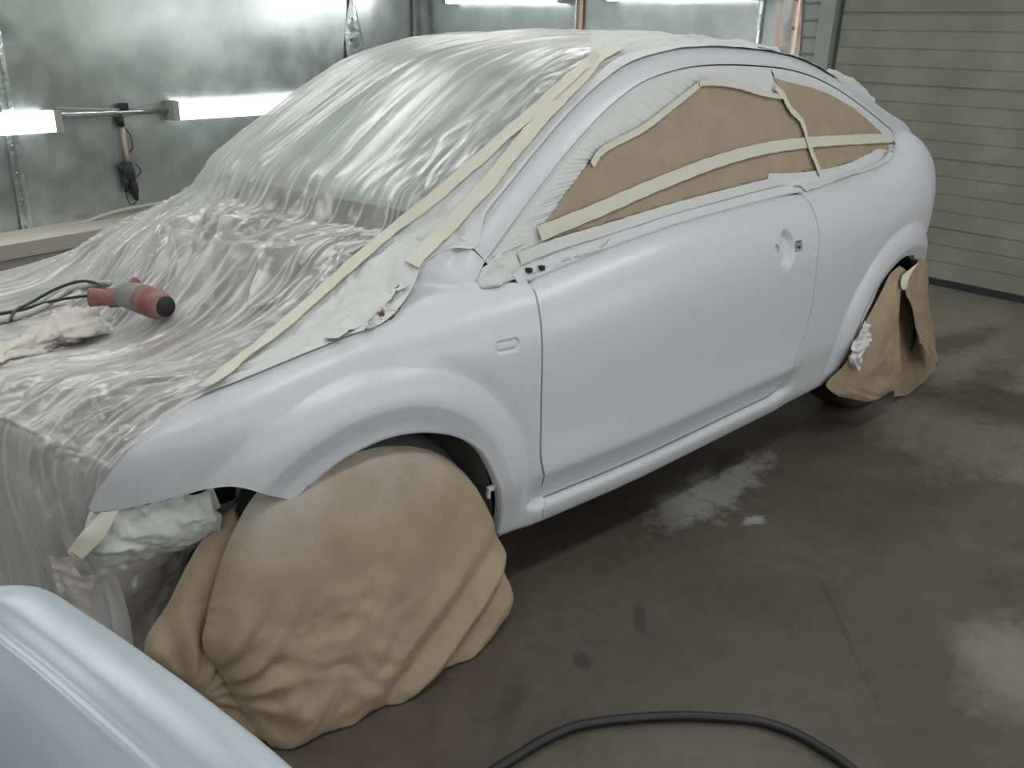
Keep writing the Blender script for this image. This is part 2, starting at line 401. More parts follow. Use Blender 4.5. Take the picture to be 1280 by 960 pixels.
def _paper(nt, b):
    v = coords(nt); s = noise(nt, v, 9, 6, .65); q = noise(nt, v, 120, 2)
    nt.links.new(ramp(nt, s, [(.3, (.30, .225, .145)), (.7, (.37, .287, .192))]), b.inputs['Base Color'])
    add_bump(nt, b, 0, .7, .012, height=crease(nt, v, 3.2)); add_bump(nt, b, 0, .35, .005, height=crease(nt, v, 9))
    add_bump(nt, b, 0, .25, .002, height=q)
M_PAPER = mat('brown_masking_paper', rough=.62, spec=.25, build=_paper)

def _paperow(nt, b):
    v = coords(nt)
    n = noise(nt, v, 5, 5, .6); base = ramp(nt, noise(nt, v, 9, 6, .65), [(.3, (.30, .225, .145)), (.7, (.37, .287, .192))])
    sx = N(nt, 'ShaderNodeSeparateXYZ'); nt.links.new(v, sx.inputs[0])
    mr = N(nt, 'ShaderNodeMapRange'); mr.inputs[1].default_value = .34; mr.inputs[2].default_value = .66; nt.links.new(sx.outputs[2], mr.inputs[0])
    ml = N(nt, 'ShaderNodeMath', operation='MULTIPLY'); nt.links.new(mr.outputs[0], ml.inputs[0]); nt.links.new(n, ml.inputs[1])
    f = ramp(nt, ml.outputs[0], [(.14, (0, 0, 0)), (.52, (.85, .85, .85))])
    nt.links.new(mix(nt, f, base, (.50, .50, .49)), b.inputs['Base Color'])
    add_bump(nt, b, 0, .7, .012, height=crease(nt, v, 3.2)); add_bump(nt, b, 0, .35, .005, height=crease(nt, v, 9)); add_bump(nt, b, 0, .25, .002, height=noise(nt, v, 120, 2))
M_PAPERW = mat('oversprayed_masking_paper', rough=.62, spec=.25, build=_paperow)
M_TAPE = mat('cream_masking_tape', (.60, .58, .48), .6, bump=[(90, .3, .002, 2)])
M_TAPEW = mat('oversprayed_masking_tape', (.60, .61, .60), .6, bump=[(90, .4, .003, 3)])
def film_mat(name, dens=.5, tint=(.84, .815, .80), var=.35, lines=.35, uv=True, gloss=.9, rough=.30):
    m = bpy.data.materials.new(name); m.use_nodes = True; nt = m.node_tree; nt.nodes.clear()
    out = N(nt, 'ShaderNodeOutputMaterial')
    if uv:
        um = N(nt, 'ShaderNodeTexCoord'); mp = N(nt, 'ShaderNodeMapping'); mp.inputs['Scale'].default_value = (6.5, .9, 1); nt.links.new(um.outputs['UV'], mp.inputs['Vector']); v = mp.outputs['Vector']
    else: v = coords(nt, (1, 1, 1))
    sc = 1. if uv else 6.
    n1 = noise(nt, v, 1.2*sc, 3, .5, .5); n2 = noise(nt, v, 1.7*sc, 2, .5, .2); n0 = noise(nt, coords(nt), 3.4, 3, .5, .6); sp = noise(nt, coords(nt), 150, 2)
    ab = N(nt, 'ShaderNodeMath', operation='SUBTRACT'); nt.links.new(n2, ab.inputs[0]); ab.inputs[1].default_value = .5
    ab2 = N(nt, 'ShaderNodeMath', operation='ABSOLUTE'); nt.links.new(ab.outputs[0], ab2.inputs[0])
    ln = ramp(nt, ab2.outputs[0], [(0, (1, 1, 1)), (.018, (.25,)*3), (.06, (0, 0, 0))])
    tr = N(nt, 'ShaderNodeBsdfTransparent'); tr.inputs[0].default_value = (.97, .975, .97, 1)
    df = N(nt, 'ShaderNodeBsdfDiffuse'); df.inputs[0].default_value = (*tint, 1)
    tl = N(nt, 'ShaderNodeBsdfTranslucent'); tl.inputs[0].default_value = (*tint, 1)
    gl = N(nt, 'ShaderNodeBsdfGlossy'); gl.inputs['Roughness'].default_value = rough; gl.inputs[0].default_value = (gloss, gloss, gloss, 1)
    bp = N(nt, 'ShaderNodeBump'); bp.inputs['Strength'].default_value = .4; bp.inputs['Distance'].default_value = .010
    nt.links.new(n1, bp.inputs['Height'])
    for q in (df, gl): nt.links.new(bp.outputs[0], q.inputs['Normal'])
    mx = N(nt, 'ShaderNodeMixShader'); mx.inputs[0].default_value = .35; nt.links.new(df.outputs[0], mx.inputs[1]); nt.links.new(tl.outputs[0], mx.inputs[2])
    lw = N(nt, 'ShaderNodeLayerWeight'); lw.inputs[0].default_value = .35
    def madd(a, k, b):
        q = N(nt, 'ShaderNodeMath', operation='MULTIPLY_ADD'); nt.links.new(a, q.inputs[0]); q.inputs[1].default_value = k
        if isinstance(b, float): q.inputs[2].default_value = b
        else: nt.links.new(b, q.inputs[2])
        return q.outputs[0]
    a = madd(lw.outputs['Facing'], .45, dens-.15-var*.5-.18)
    a = madd(n1, var, a)
    if uv:
        sy = N(nt, 'ShaderNodeSeparateXYZ'); nt.links.new(um.outputs['UV'], sy.inputs[0]); my = N(nt, 'ShaderNodeMapRange'); my.inputs[1].default_value = 3.12; my.inputs[2].default_value = 3.35
        nt.links.new(sy.outputs[1], my.inputs[0]); a = madd(my.outputs[0], .32, a)
    a = madd(n0, .5, a); a = madd(sp, .12, a); a = madd(ln, lines, a)
    cl = N(nt, 'ShaderNodeClamp'); nt.links.new(a, cl.inputs[0]); cl.inputs[2].default_value = .97
    m1 = N(nt, 'ShaderNodeMixShader'); nt.links.new(cl.outputs[0], m1.inputs[0]); nt.links.new(tr.outputs[0], m1.inputs[1]); nt.links.new(mx.outputs[0], m1.inputs[2])
    l2 = N(nt, 'ShaderNodeLayerWeight'); l2.inputs[0].default_value = .5; nt.links.new(bp.outputs[0], l2.inputs['Normal'])
    pw = N(nt, 'ShaderNodeMath', operation='POWER'); nt.links.new(l2.outputs['Facing'], pw.inputs[0]); pw.inputs[1].default_value = 4
    fr = N(nt, 'ShaderNodeMath', operation='MULTIPLY_ADD'); nt.links.new(pw.outputs[0], fr.inputs[0]); fr.inputs[1].default_value = .5; fr.inputs[2].default_value = .10
    m2 = N(nt, 'ShaderNodeMixShader'); nt.links.new(fr.outputs[0], m2.inputs[0]); nt.links.new(m1.outputs[0], m2.inputs[1]); nt.links.new(gl.outputs[0], m2.inputs[2])
    nt.links.new(m2.outputs[0], out.inputs[0]); return m
M_FILM = film_mat('clear_plastic_film', .38, var=.85, lines=.6)
M_FILM2 = film_mat('oversprayed_plastic_film', .92, var=.2, uv=False, lines=.1)
M_FILM3 = film_mat('hanging_plastic_film', .68, var=.4, uv=False, lines=.15)
M_WPAPER = M_PAPER.copy(); M_WPAPER.name = 'window_masking_paper'
M_GLASS = mat('green_tinted_windscreen', (.22, .30, .275), .45, spec=.25)
M_TUBE = mat('lit_fluorescent_cover', (.9, .9, .9), .4, emis=((.95, 1.0, 1.0), 5.0))
M_FIX = mat('fixture_grey_plastic', (.42, .42, .40), .5)
M_RED = mat('red_tool_body', (.36, .06, .05), .6, bump=[(30, .2, .003, 3)], build=lambda nt, b: nt.links.new(ramp(nt, noise(nt, coords(nt), 16, 5, .65), [(.35, (.20, .055, .05)), (.7, (.30, .17, .16))]), b.inputs['Base Color']))
M_TOOLG = mat('dusty_grey_plastic', (.22, .22, .21), .6, bump=[(30, .2, .003, 3)])
M_CABLE = mat('black_cable_rubber', (.03, .032, .036), .55)
M_CABLEW = mat('dusty_pale_cable', (.50, .50, .43), .6)
M_CLOTH = mat('dusty_cotton_cloth', (.60, .58, .53), .9, bump=[(120, .3, .002, 2)])
M_HOSE = mat('black_rubber_hose', (.012, .013, .015), .42, bump=[(60, .25, .002, 3)])
M_ENG = mat('dark_engine_parts', (.05, .05, .05), .6, bump=[(20, .4, .01, 3)])

for _n in M_WPAPER.node_tree.nodes:
    if _n.type == 'VALTORGB':
        _n.color_ramp.elements[0].color = (.315, .245, .175, 1); _n.color_ramp.elements[1].color = (.375, .295, .215, 1)
# ------------------------------------------------------------------ room
XE = 5.24
def lw(x): return 4.72+.24*(x-.67)          # long left-hand wall (beyond the car)
CORNER = (XE, lw(XE)); X0 = -3.4; Y0 = -4.4; HC = 3.1
fl = [(X0, Y0, 0), (XE, Y0, 0), (XE, lw(XE), 0), (X0, lw(X0), 0)]
obj('floor', fl+[(x, y, -.1) for x, y, _ in fl], [(0, 1, 2, 3), (7, 6, 5, 4), (0, 4, 5, 1), (1, 5, 6, 2), (2, 6, 7, 3), (3, 7, 4, 0)], M_FLOOR, smooth=False, kind='structure')
obj('ceiling', [(x, y, HC) for x, y, _ in fl]+[(x, y, HC+.1) for x, y, _ in fl], [(3, 2, 1, 0), (4, 5, 6, 7), (0, 1, 5, 4), (1, 2, 6, 5), (2, 3, 7, 6), (3, 0, 4, 7)], M_WHITEWALL, smooth=False, kind='structure')
def dented_wall(name, a, b, z0, z1, nx, nz, amp, seed, m, thick=.06, flip=1):
    """sheet-metal wall from a to b with shallow real dents; outer face behind it"""
    a = np.array(a); b = np.array(b); d = b-a; L = np.linalg.norm(d); d = d/L; n = np.array([-d[1], d[0]])*flip
    V = []; U = np.linspace(0, L, nx); Zs = np.linspace(z0, z1, nz)
    for u in U:
        for z in Zs:
            h = amp*(fbm(u*.8+seed, z*.55+seed*2, 2)+.35*vn(u*2.4+seed*3, z*1.0))
            p = a+d*u+n*(.01+h); V.append((p[0], p[1], z))
    Fc = gridF(nx, nz); k = len(V)
    for u in (0, L):
        for z in (z0, z1): p = a+d*u-n*thick; V.append((p[0], p[1], z))
    Fc += [(k, k+1, k+3, k+2)]
    return obj(name, V, Fc, m, kind='structure')
W2 = dented_wall('wall_left', (X0, lw(X0)), CORNER, 0, HC, 140, 50, .011, 3, M_METAL, flip=-1)
YG = plane_x(1050, 40, XE)[1]; YP = plane_x(1028, 40, XE)[1]; YN = plane_x(1000, 40, XE)[1]
dented_wall('wall_back', (XE, YN), CORNER, 0, HC, 90, 50, .010, 11, M_METAL, flip=1)
def slab(name, pts, z0, z1, m):
    n = len(pts); V = [(x, y, z0) for x, y in pts]+[(x, y, z1) for x, y in pts]
    obj(name, V, [tuple(range(n-1, -1, -1)), tuple(range(n, 2*n))]+[(i, (i+1) % n, n+(i+1) % n, n+i) for i in range(n)], m, smooth=False, kind='structure')
slab('wall_right', [(X0-.1, Y0-.1), (XE+.1, Y0-.1), (XE+.1, Y0), (X0-.1, Y0)], 0, HC, M_WHITEWALL)
slab('wall_front', [(X0-.1, Y0), (X0, Y0), (X0, lw(X0)), (X0-.1, lw(X0))], 0, HC, M_METAL)
# garage door of wide horizontal ribbed sections, ribs built as a stepped profile
mb = MB(); pitch = .1135; prof = []
z = .05; k = 0
zdoor = 2.75
while z < zdoor:
    big = (k % 4 == 2)
    g = .011 if big else .006
    prof += [(0, z), (0, z+pitch-g*1.6), (g, z+pitch-g*1.1), (g, z+pitch-g*.3)]
    z += pitch; k += 1
prof = [(0, .02)]+prof
V = []; ys = [Y0+.02, YG-.02]
for (d, zz) in prof:
    for y in ys: V.append((XE-.03+d, y, zz))
dr = thing('door_1', None, None, (XE, (Y0+YG)/2, 0)); dr['kind'] = 'structure'
part('door_panel', V, gridF(len(prof), 2), M_SLAT, dr, smooth=False)
part('bottom_seal', MB().box((XE-.035, (Y0+YG)/2, .022), (.05, YG-Y0-.04, .044)).V, MB().box((XE-.035, (Y0+YG)/2, .022), (.05, YG-Y0-.04, .044)).F, M_CABLE, dr, smooth=False)
slab('wall_back_lintel', [(XE-.02, Y0), (XE+.1, Y0), (XE+.1, YG), (XE-.02, YG)], zdoor-.02, HC, M_WHITEWALL)
b = MB().box((XE-.03, (YG+YP)/2+.01, HC/2), (.10, abs(YP-YG)-.02, HC), bev=.004)
obj('trim_1', b.V, b.F, M_POST, smooth=False, kind='structure')
# ribbed metal cheek between post and sheet wall
V = []; prof = []
z = 0; 
while z < HC:
    prof += [(0, z), (0, z+.105), (.008, z+.107), (.008, z+.112)]; z += pitch
yq = YN-(YN-YP)*.75
for d, zz in prof:
    for y in (YP+.01, YN): V.append((XE-.015+d, y, min(zz, HC)))
obj('trim_2', V, gridF(len(prof), 2), mat('grey_ribbed_cheek', (.40, .42, .40), .5), smooth=False, kind='structure')
b = MB()
for i in range(26):
    zc = .11+i*pitch
    b.box((XE-.025, (YP+YN)/2, zc), (.012, (YN-YP)*.7, .012), bev=.003)
obj('trim_3', b.V, b.F, mat('grey_slot_cover', (.26, .27, .25), .5), kind='structure')
V = [(X0, lw(X0)-.02), (2.6, lw(2.6)-.02), (2.6, lw(2.6)-.40), (X0, lw(X0)-.55)]
slab('trim_12', V[::-1], 0, .10, mat('pale_dusty_plinth', (.46, .43, .38), .8, bump=[(20, .3, .005, 4)]))
# riveted strips, posts
def strip_at(name, px, wall, width, m, zs=(0, HC), rivets=True, th=.012, warp=0):
    u, w = px
    if wall == 'L':
        t = np.array([1, .24]); t = t/np.linalg.norm(t); p = plane(u, w, (.67, 4.72, 0), (.24, -1, 0)); base = np.array([p[0], lw(p[0])]); n = np.array([t[1], -t[0]])
    else:
        p = plane_x(u, w, XE); base = np.array([XE, p[1]]); t = np.array([0, 1.]); n = np.array([-1., 0])
    V = []; nz = 50; nw = 8
    for i in range(nz):
        z = zs[0]+(zs[1]-zs[0])*i/(nz-1)
        for j in range(nw):
            s = (j/(nw-1)-.5)*width*(1+warp*.5*math.sin(z*5.1+1)); q = base+t*s+n*(.035+th*math.cos((j/(nw-1)-.5)*math.pi)+warp*.02*math.sin(z*7+j*.7)); V.append((q[0], q[1], z))
    Fc = gridF(nz, nw); k = len(V)
    for i in (0, nz-1):
        for j in (0, nw-1):
            q = base+t*((j/(nw-1)-.5)*width); V.append((q[0], q[1], zs[0] if i == 0 else zs[1]))
    Fc += [(k, k+1, k+3, k+2)]
    mbx = MB().add(V, Fc)
    o = obj(name, mbx.V, mbx.F, m, kind='structure')
    if rivets:
        r = MB(); zz = .12
        while zz < HC:
            q = base+t*(-width*.22 if rivets != 2 else 0)+n*(.035+th)
            M = Matrix.Translation((q[0], q[1], zz)); V2 = []; F2 = []
            a = math.atan2(n[1], n[0])
            for ring, (rr, hh) in enumerate([(.013, 0), (.011, .006), (.005, .009)]):
                for kk in range(8):
                    th2 = kk*math.pi/4; V2.append((q[0]+n[0]*hh+t[0]*rr*math.cos(th2), q[1]+n[1]*hh+t[1]*rr*math.cos(th2), zz+rr*math.sin(th2)))
            F2 = [(i*8+kk, i*8+(kk+1) % 8, (i+1)*8+(kk+1) % 8, (i+1)*8+kk) for i in range(2) for kk in range(8)]+[tuple(16+kk for kk in range(8))]
            r.add(V2, F2); zz += .19
        part('rivets', r.V, r.F, M_STEEL, o)
    return o
strip_at('trim_4', (22, 230), 'L', .085, M_STRIP)
strip_at('trim_5', (440, 60), 'L', .16, M_STRIP, warp=1.0)
strip_at('trim_6', (515, 40), 'L', .05, M_POST, rivets=False, th=.03)
strip_at('trim_7', (729, 30), 'B', .045, mat('pipe_painted_reflection', (.62, .42, .34), .35, .5), rivets=False, th=.03)  # orange reflection on the pipe painted as its base colour
strip_at('trim_8', (723, 30), 'B', .03, M_STRIP, rivets=False, th=.02)
strip_at('trim_9', (951, 30), 'B', .04, M_STRIP, rivets=False, th=.02)
strip_at('trim_10', (985, 40), 'B', .24, M_ORANGE_REFLECT, rivets=False, th=.015, warp=.3)
strip_at('trim_11', (996, 40), 'B', .05, M_ORANGE_REFLECT, rivets=2, th=.022)

# ------------------------------------------------------------------ fluorescent fixtures
def area(loc, rot, sx, sy, watts, parent, name='tube_light'):
    l = bpy.data.lights.new(name, 'AREA'); l.shape = 'RECTANGLE'; l.size = sx; l.size_y = sy; l.energy = watts; l.color = LIGHT_COL
    o = bpy.data.objects.new(name, l); COL.objects.link(o); o.location = loc; o.rotation_euler = rot; o.parent = parent; return o
def fixture(name, label, a, b, h, n, group, watts, ends=True):
    """long batten between a and b (xyz of its axis), facing n"""
    a = np.array(a, float); b = np.array(b, float); n = np.array(n, float); t = b-a; L = np.linalg.norm(t); t /= L; s = np.cross(n, t)
    c = (a+b)/2; o = thing(name, label, 'light fixture', tuple(c), group)
    def prism(prof, l0, l1, nm, m):
        V = []
        for l in (l0, l1):
            for (p, q) in prof: V.append(c+t*l+s*p+n*q)
        k = len(prof); Fc = [(i, (i+1) % k, k+(i+1) % k, k+i) for i in range(k)]+[tuple(range(k-1, -1, -1)), tuple(range(k, 2*k))]
        return part(nm, V, Fc, m, o, smooth=False)
    hh = h/2; prism([(-hh*.9, -.05), (hh*.9, -.05), (hh*.9, 0), (-hh*.9, 0)], -L/2+.02, L/2-.02, 'housing', M_FIX)
    prism([(-hh, 0), (hh, 0), (hh, .035), (hh*.75, .055), (-hh*.75, .055), (-hh, .035)], -L/2+.03, L/2-.03, 'diffuser', M_TUBE)
    for sg in (-1, 1): prism([(-hh*1.02, -.05), (hh*1.02, -.05), (hh*1.02, .06), (-hh*1.02, .06)], sg*L/2-.028, sg*L/2+.028, 'end_cap', M_FIX)
    z = Vector(-n); x = Vector(t); y = z.cross(x); R = Matrix((x, y, z)).transposed()
    area(tuple(n*.075), R.to_euler(), L-.08, h*.9, watts, o)
    return o
tL = np.array([1, .24, 0]); tL /= np.linalg.norm(tL); nL = np.array([tL[1], -tL[0], 0])
def wallp(u, w, off=.07):
    return plane(u, w, np.array([.67, 4.72, 0])+nL*off, (.24, -1, 0))
pa = wallp(215, 138); zT = pa[2]
fixture('wall_light', 'lit fluorescent fixture on the metal wall right of the hanging lamp', pa, pa+tL*1.62, .15, nL, None, WALL_W)
pb = wallp(68, 151)
fixture('wall_light', 'lit fluorescent fixture on the metal wall cut by the left photo edge', pb-tL*1.6, pb, .15, nL, None, WALL_W)
pc = plane_x(948, 1, XE-.07); pd = plane_x(760, 4, XE-.07)
zz = (pc[2]+pd[2])/2+.085
fixture('wall_light', 'lit fluorescent fixture at the top of the end wall right of the thin pipe', (XE-.07, pc[1], zz), (XE-.07, pd[1], zz), .15, (-1, 0, 0), None, WALL_W)
pe = plane_x(705, 3, XE-.07); pf_ = plane_x(560, 0, XE-.07)
fixture('wall_light', 'lit fluorescent fixture at the top of the end wall left of the thin pipe', (XE-.07, pe[1], zz-.01), (XE-.07, pf_[1], zz-.01), .15, (-1, 0, 0), None, WALL_W)
for i, x in enumerate((-2.2, -.3, 1.6, 3.5)):  # unseen wall fixtures, added behind the camera to brighten the car's near side
    for z, nm in ((1.0, 'lower'), (1.9, 'upper')):
        fixture('wall_light', 'added unseen fluorescent fixture low on the side wall behind the camera' if z < 1.5 else 'added unseen fluorescent fixture high on the side wall behind the camera', (x-.7, Y0+.07, z), (x+.7, Y0+.07, z), .15, (0, 1, 0), 'added lower fixtures behind the camera' if z < 1.5 else 'added upper fixtures behind the camera', SIDE_W)
for i, (x, y) in enumerate([(-2.2, -1.9), (.1, -1.9), (2.4, -1.9), (-2.2, .4), (.1, .4), (2.4, .4), (-1.2, 2.9), (1.1, 2.9), (3.4, 2.9)]):
    fixture('ceiling_light', 'lit twin fluorescent batten on the booth ceiling', (x-.75, y, HC-.06), (x+.75, y, HC-.06), .22, (0, 0, -1), 'ceiling battens', TUBE_W)
# ------------------------------------------------------------------ the car
Fs = lambda x, z: F(x, z)
car = thing('car', 'white three-door hatchback being repainted, windows papered over and wheels wrapped', 'car', (1.3, 0, 0))
def arc(c, a0, a1, n, dr=0):
    return [(c[0]+(c[2]+dr)*math.cos(math.radians(a)), c[1]+(c[2]+dr)*math.sin(math.radians(a))) for a in np.linspace(a0, a1, n)]
gapF = hxz([(673, 662), (682, 650), (684, 641), (677.5, 637), (678.5, 622), (676, 607), (675, 575), (675, 540), (676, 480), (676, 419), (673, 389), (666, 362.5), (655, 348)])
# outline of the front wing
seam = [(x, z) for x, z in hxz([(366, 626.5), (340, 620), (312, 612), (293, 608.5), (280, 608.5), (240, 616), (200, 626), (160, 635), (130, 639.5), (109.5, 640)])]
topF = [(x, float(_D(x))) for x in np.linspace(-.40, .08, 22)]
lead = [(seam[-1][0], seam[-1][1]+.0), (-.585, .617), (-.562, .671), (-.521, .717), (-.466, .753)]
joint = hxz([(576, 302.5), (590, 312), (606, 326)])
belt = lambda x: float(_ZB(x))
g_bot = (gapF[0][0], .192); aF = [p for p in arc(ARF, -20, 131, 60)]
aF0 = [(.335, .192)]
arc_f = hxz([(621, 685), (625, 667), (630, 647), (631.5, 627), (628, 606), (618, 582), (606.5, 563), (590, 550), (570, 541.5), (550, 538), (531, 537), (503, 540), (475, 548), (449.5, 560), (428, 572), (409, 586), (386, 606)])
arc_fs = [tuple(q) for q in spl(arc_f, 70)]
nrm = lambda pts, n: [tuple(q) for q in spl(pts, n)]
gf = nrm(gapF[3:], 60)
fender = [(arc_fs[0][0], .195)]+[(gapF[0][0]-.002, .195)]+gapF[1:3]+gf+[(gapF[-1][0]-.03, belt(.44)+.003)]+[(.355, .925), (.398, .968)]+[joint[1], joint[0]]+[(.29, .995), (.212, .965), (.195, .935), (.165, .908), (.115, .892)]+topF[::-1]+lead[::-1][:-1]+nrm(seam[::-1], 40)[1:]+arc_fs[::-1]
def clean(poly, eps=.003):
    out = [poly[0]]
    for p in poly[1:]:
        if math.hypot(p[0]-out[-1][0], p[1]-out[-1][1]) > eps: out.append(p)
    if math.hypot(out[0][0]-out[-1][0], out[0][1]-out[-1][1]) < eps: out.pop()
    return out
fender = densify(clean(fender), .010)
rep_pts = np.array([(RX+a, RZ+b) for a in np.arange(-.05, .051, .003) for b in np.arange(-.024, .025, .003)])
def ring_pts(c, rs, a0=-30, a1=210, da=1.6):
    return np.array([(c[0]+r*math.cos(math.radians(a)), c[1]+r*math.sin(math.radians(a))) for r in rs for a in np.arange(a0, a1, da)])
fx = [rep_pts, ring_pts(ARF, (.372, .388, .400, .406, .410, .416, .43, .447, .460, .472, .482, .488, .492, .496, .502, .515, .53))]
V, Fc = panel_mesh(fender, Fs, .016, .022, extra=fx)
fo = part('front_fender', V, Fc, M_PAINT, car); crease_split(fo)
# rolled lip of the wheel arch
def lip(c, pts, name, par):
    V = []
    for (x, z) in pts:
        y = float(F(x, z)); dx, dz = c[0]-x, c[1]-z; l = math.hypot(dx, dz); dx /= l; dz /= l
        for (i, o) in ((0, .0), (.006, -.001), (.010, -.005), (.010, -.030)): V.append((x+dx*i, -(y+o), z+dz*i))
    return part(name, V, gridF(len(pts), 4), M_PAINT, par)
lip(ARF, arc_fs, 'arch_lip', fo)
# door
gR = hxz([(987, 470), (991, 462), (996, 442), (1005, 420), (1015, 380), (1021, 330), (1024, 297), (1019, 270), (1004, 244)])
dtop = hxz([(985, 241), (930, 254), (850, 275), (760, 303), (700, 327), (662, 345)])
dbot = hxz([(678.5, 637), (720, 618), (760, 598), (800, 579.5), (880, 540), (940, 510), (969, 494), (981, 482)])
gRs = nrm(gR, 60)
zb_door = [(x, .2835+float(_TL(x))) for x in np.linspace(gapF[3][0]+.006, 1.70, 40)]
dbend = [(1.745, .300+float(_TL(1.7))), (1.775, .335+float(_TL(1.7)))]
dg = .0065
doorF = [(x+dg, z) for x, z in gf]
door = clean(zb_door+dbend+[(x-.0015, z) for x, z in gRs if z > .37]+[(1.70, belt(1.7)-.004)]+[(x, belt(x)-.004) for x in np.linspace(1.68, gapF[-1][0]+.03, 60)]+[p for p in doorF[::-1] if p[1] < belt(.45)-.008 and p[1] > .29])
door = densify(door, .012)
hp = np.array([(HX+a, HZ+b) for a in np.arange(-.07, .071, .005) for b in np.arange(-.11, .111, .005)])
fine_rows = np.array([(x, z+float(_TL(x))) for x in np.arange(.47, 1.85, .015) for z in (.288, .296, .304, .312, .320, .328, .336, .345, .355, .37)])
top_rows = np.array([(x, belt(x)-d) for x in np.arange(.47, 1.8, .012) for d in (.010, .018, .026, .034, .043, .052, .063, .076)])
hole1 = [(HX-.068+.016*math.cos(t)*1.1, HZ+.006+.020*math.sin(t)) for t in np.linspace(0, 2*math.pi, 14)[:-1]]
hole2 = [(HX+.070+a, HZ+b) for a, b in ((-.022, -.018), (.022, -.018), (.026, 0), (.022, .022), (-.018, .022), (-.022, 0))]
V, Fc = panel_mesh(door, Fs, .02, .022, extra=[hp, fine_rows, top_rows], holes=[hole1, hole2])
do = part('door', V, Fc, M_PAINT, car); crease_split(do)
# what shows in the two bolt holes of the handle
for k, hpoly in enumerate((hole1, hole2)):
    q = shrink(hpoly, -.004); V, Fc = panel_mesh(densify(q, .006), lambda x, z: F(x, z)-.010+.004*vn(x*160, z*160), .006, 0)
    part('taped_hole', V, Fc, M_TAPEW if k == 0 else mat('speckled_hole_tape', (.5, .48, .42), .7, bump=[(300, 1, .01, 2)], build=lambda nt, b: nt.links.new(ramp(nt, noise(nt, coords(nt), 110, 2), [(.5, (.55, .53, .48)), (.56, (.03, .03, .03))]), b.inputs['Base Color'])), do)
# body side: sill, quarter, pillars and roof rail in one pressing
dlo_px = [(606, 326), (635, 286), (664, 247), (700, 200.5), (737.5, 157), (770, 125.5), (803, 102), (840.6, 88), (871, 82), (911, 80), (953, 82), (982.5, 85.4), (1011.7, 93.3), (1036.7, 104.8), (1061.7, 120.4), (1086.7, 139), (1107.5, 156), (1117, 166), (1120.5, 179), (1115.5, 192.5), (1105, 205), (1084.6, 214), (1045, 226.7), (1001, 240)]
dlo = nrm(hxz(dlo_px), 200)
def offD(x, o):
    s = float(_D(x+.03)-_D(x-.03))/.06; l = math.hypot(1, s); return (x-s/l*o, float(_D(x))+o/l)
crest = [offD(x, .052) for x in np.r_[np.linspace(.43, 1.2, 40), np.linspace(1.22, 2.40, 50)]]
tail = [(2.50, 1.383), (2.62, 1.350), (2.76, 1.31), (2.88, 1.272), (3.0, 1.222), (3.09, 1.165), (3.155, 1.09), (3.20, 1.01), (3.23, .92), (3.24, .84), (3.245, .78), (3.245, .70), (3.235, .66)]
tail = nrm(tail, 60)
arr_px = [(1147, 317), (1140, 317), (1132, 319), (1120, 329), (1105, 347.5), (1090, 377.5), (1077, 405), (1067, 430), (1060, 447), (1045, 465), (1035, 474)]
arr = nrm(hxz(arr_px), 60)
bump_edge = [(3.10, .62), (arr[0][0]+.25, .60)]
ra0 = arc((ARR[0], ARR[1], .372), 35, 72, 12)
print('rear arch', arr[0], arr[-1], ra0[-1])
sillb = [(x, .194+float(_TL(x))) for x in np.linspace(arr[-1][0]-.01, gapF[0][0]+.003, 40)]
body = clean([(gapF[1][0]+.003, gapF[1][1]), (gapF[2][0]+.003, gapF[2][1]), (gapF[3][0]+.012, .2785)]+[(x, .279+float(_TL(x))) for x in np.linspace(gapF[3][0]+.02, 1.70, 40)]+[(1.748, .297+float(_TL(1.7))), (1.779, .333+float(_TL(1.7)))]
             +[(x+.0025, z) for x, z in gRs if z > .37]+dlo[::-1]+[(joint[0][0]+.004, joint[0][1]+.008)]+crest+tail+bump_edge+ra0+[p for p in arr if p[0] < ra0[-1][0]-.01]+sillb)
body = densify(body, .012)
sill_rows = np.array([(x, z+float(_TL(x))) for x in np.arange(.50, 2.3, .015) for z in (.200, .206, .212, .22, .228, .236, .245, .254, .262, .268, .274)])
rail_rows = np.array([offD(x, o) for x in np.arange(.4, 2.9, .014) for o in (-.008, .0, .007, .014, .021, .028, .034, .040, .046)])
tail_rows = np.array([(3.245-d, z) for z in np.arange(.66, .98, .012) for d in (.008, .016, .026, .038, .055, .075)])
V, Fc = panel_mesh(body, Fs, .02, .02, extra=[sill_rows, rail_rows, tail_rows, ring_pts(ARR, (.385, .40, .412, .418, .424, .44, .46, .475, .49, .499, .505, .511, .52, .535))])
bo = part('body_side', V, Fc, M_PAINT, car); crease_split(bo)
lip(ARR, ra0+[p for p in arr if p[0] < ra0[-1][0]-.01], 'arch_lip', bo)
# the far side: the same pressing mirrored, its wing is off the car
Vm, Fm = mirror(V, Fc); part('body_side', Vm, Fm, M_PAINT, car)
V, Fc = panel_mesh(door, Fs, .04, .022); Vm, Fm = mirror(V, Fc); part('door', Vm, Fm, M_PAINT, car)
# glass behind the paper, both sides
wpoly = densify(clean(shrink(dlo[2:]+[(x, belt(x)) for x in np.linspace(1.62, .50, 20)]+[(.43, .925)], -.012)), .03)
V, Fc = panel_mesh(wpoly, lambda x, z: F(x, z, False)-.022, .05, 0)
M_SGL = mat('dark_side_glass', (.10, .13, .12), .1)
sg = part('side_window', V, Fc, M_SGL, car); Vm, Fm = mirror(V, Fc); part('side_window', Vm, Fm, M_SGL, car)
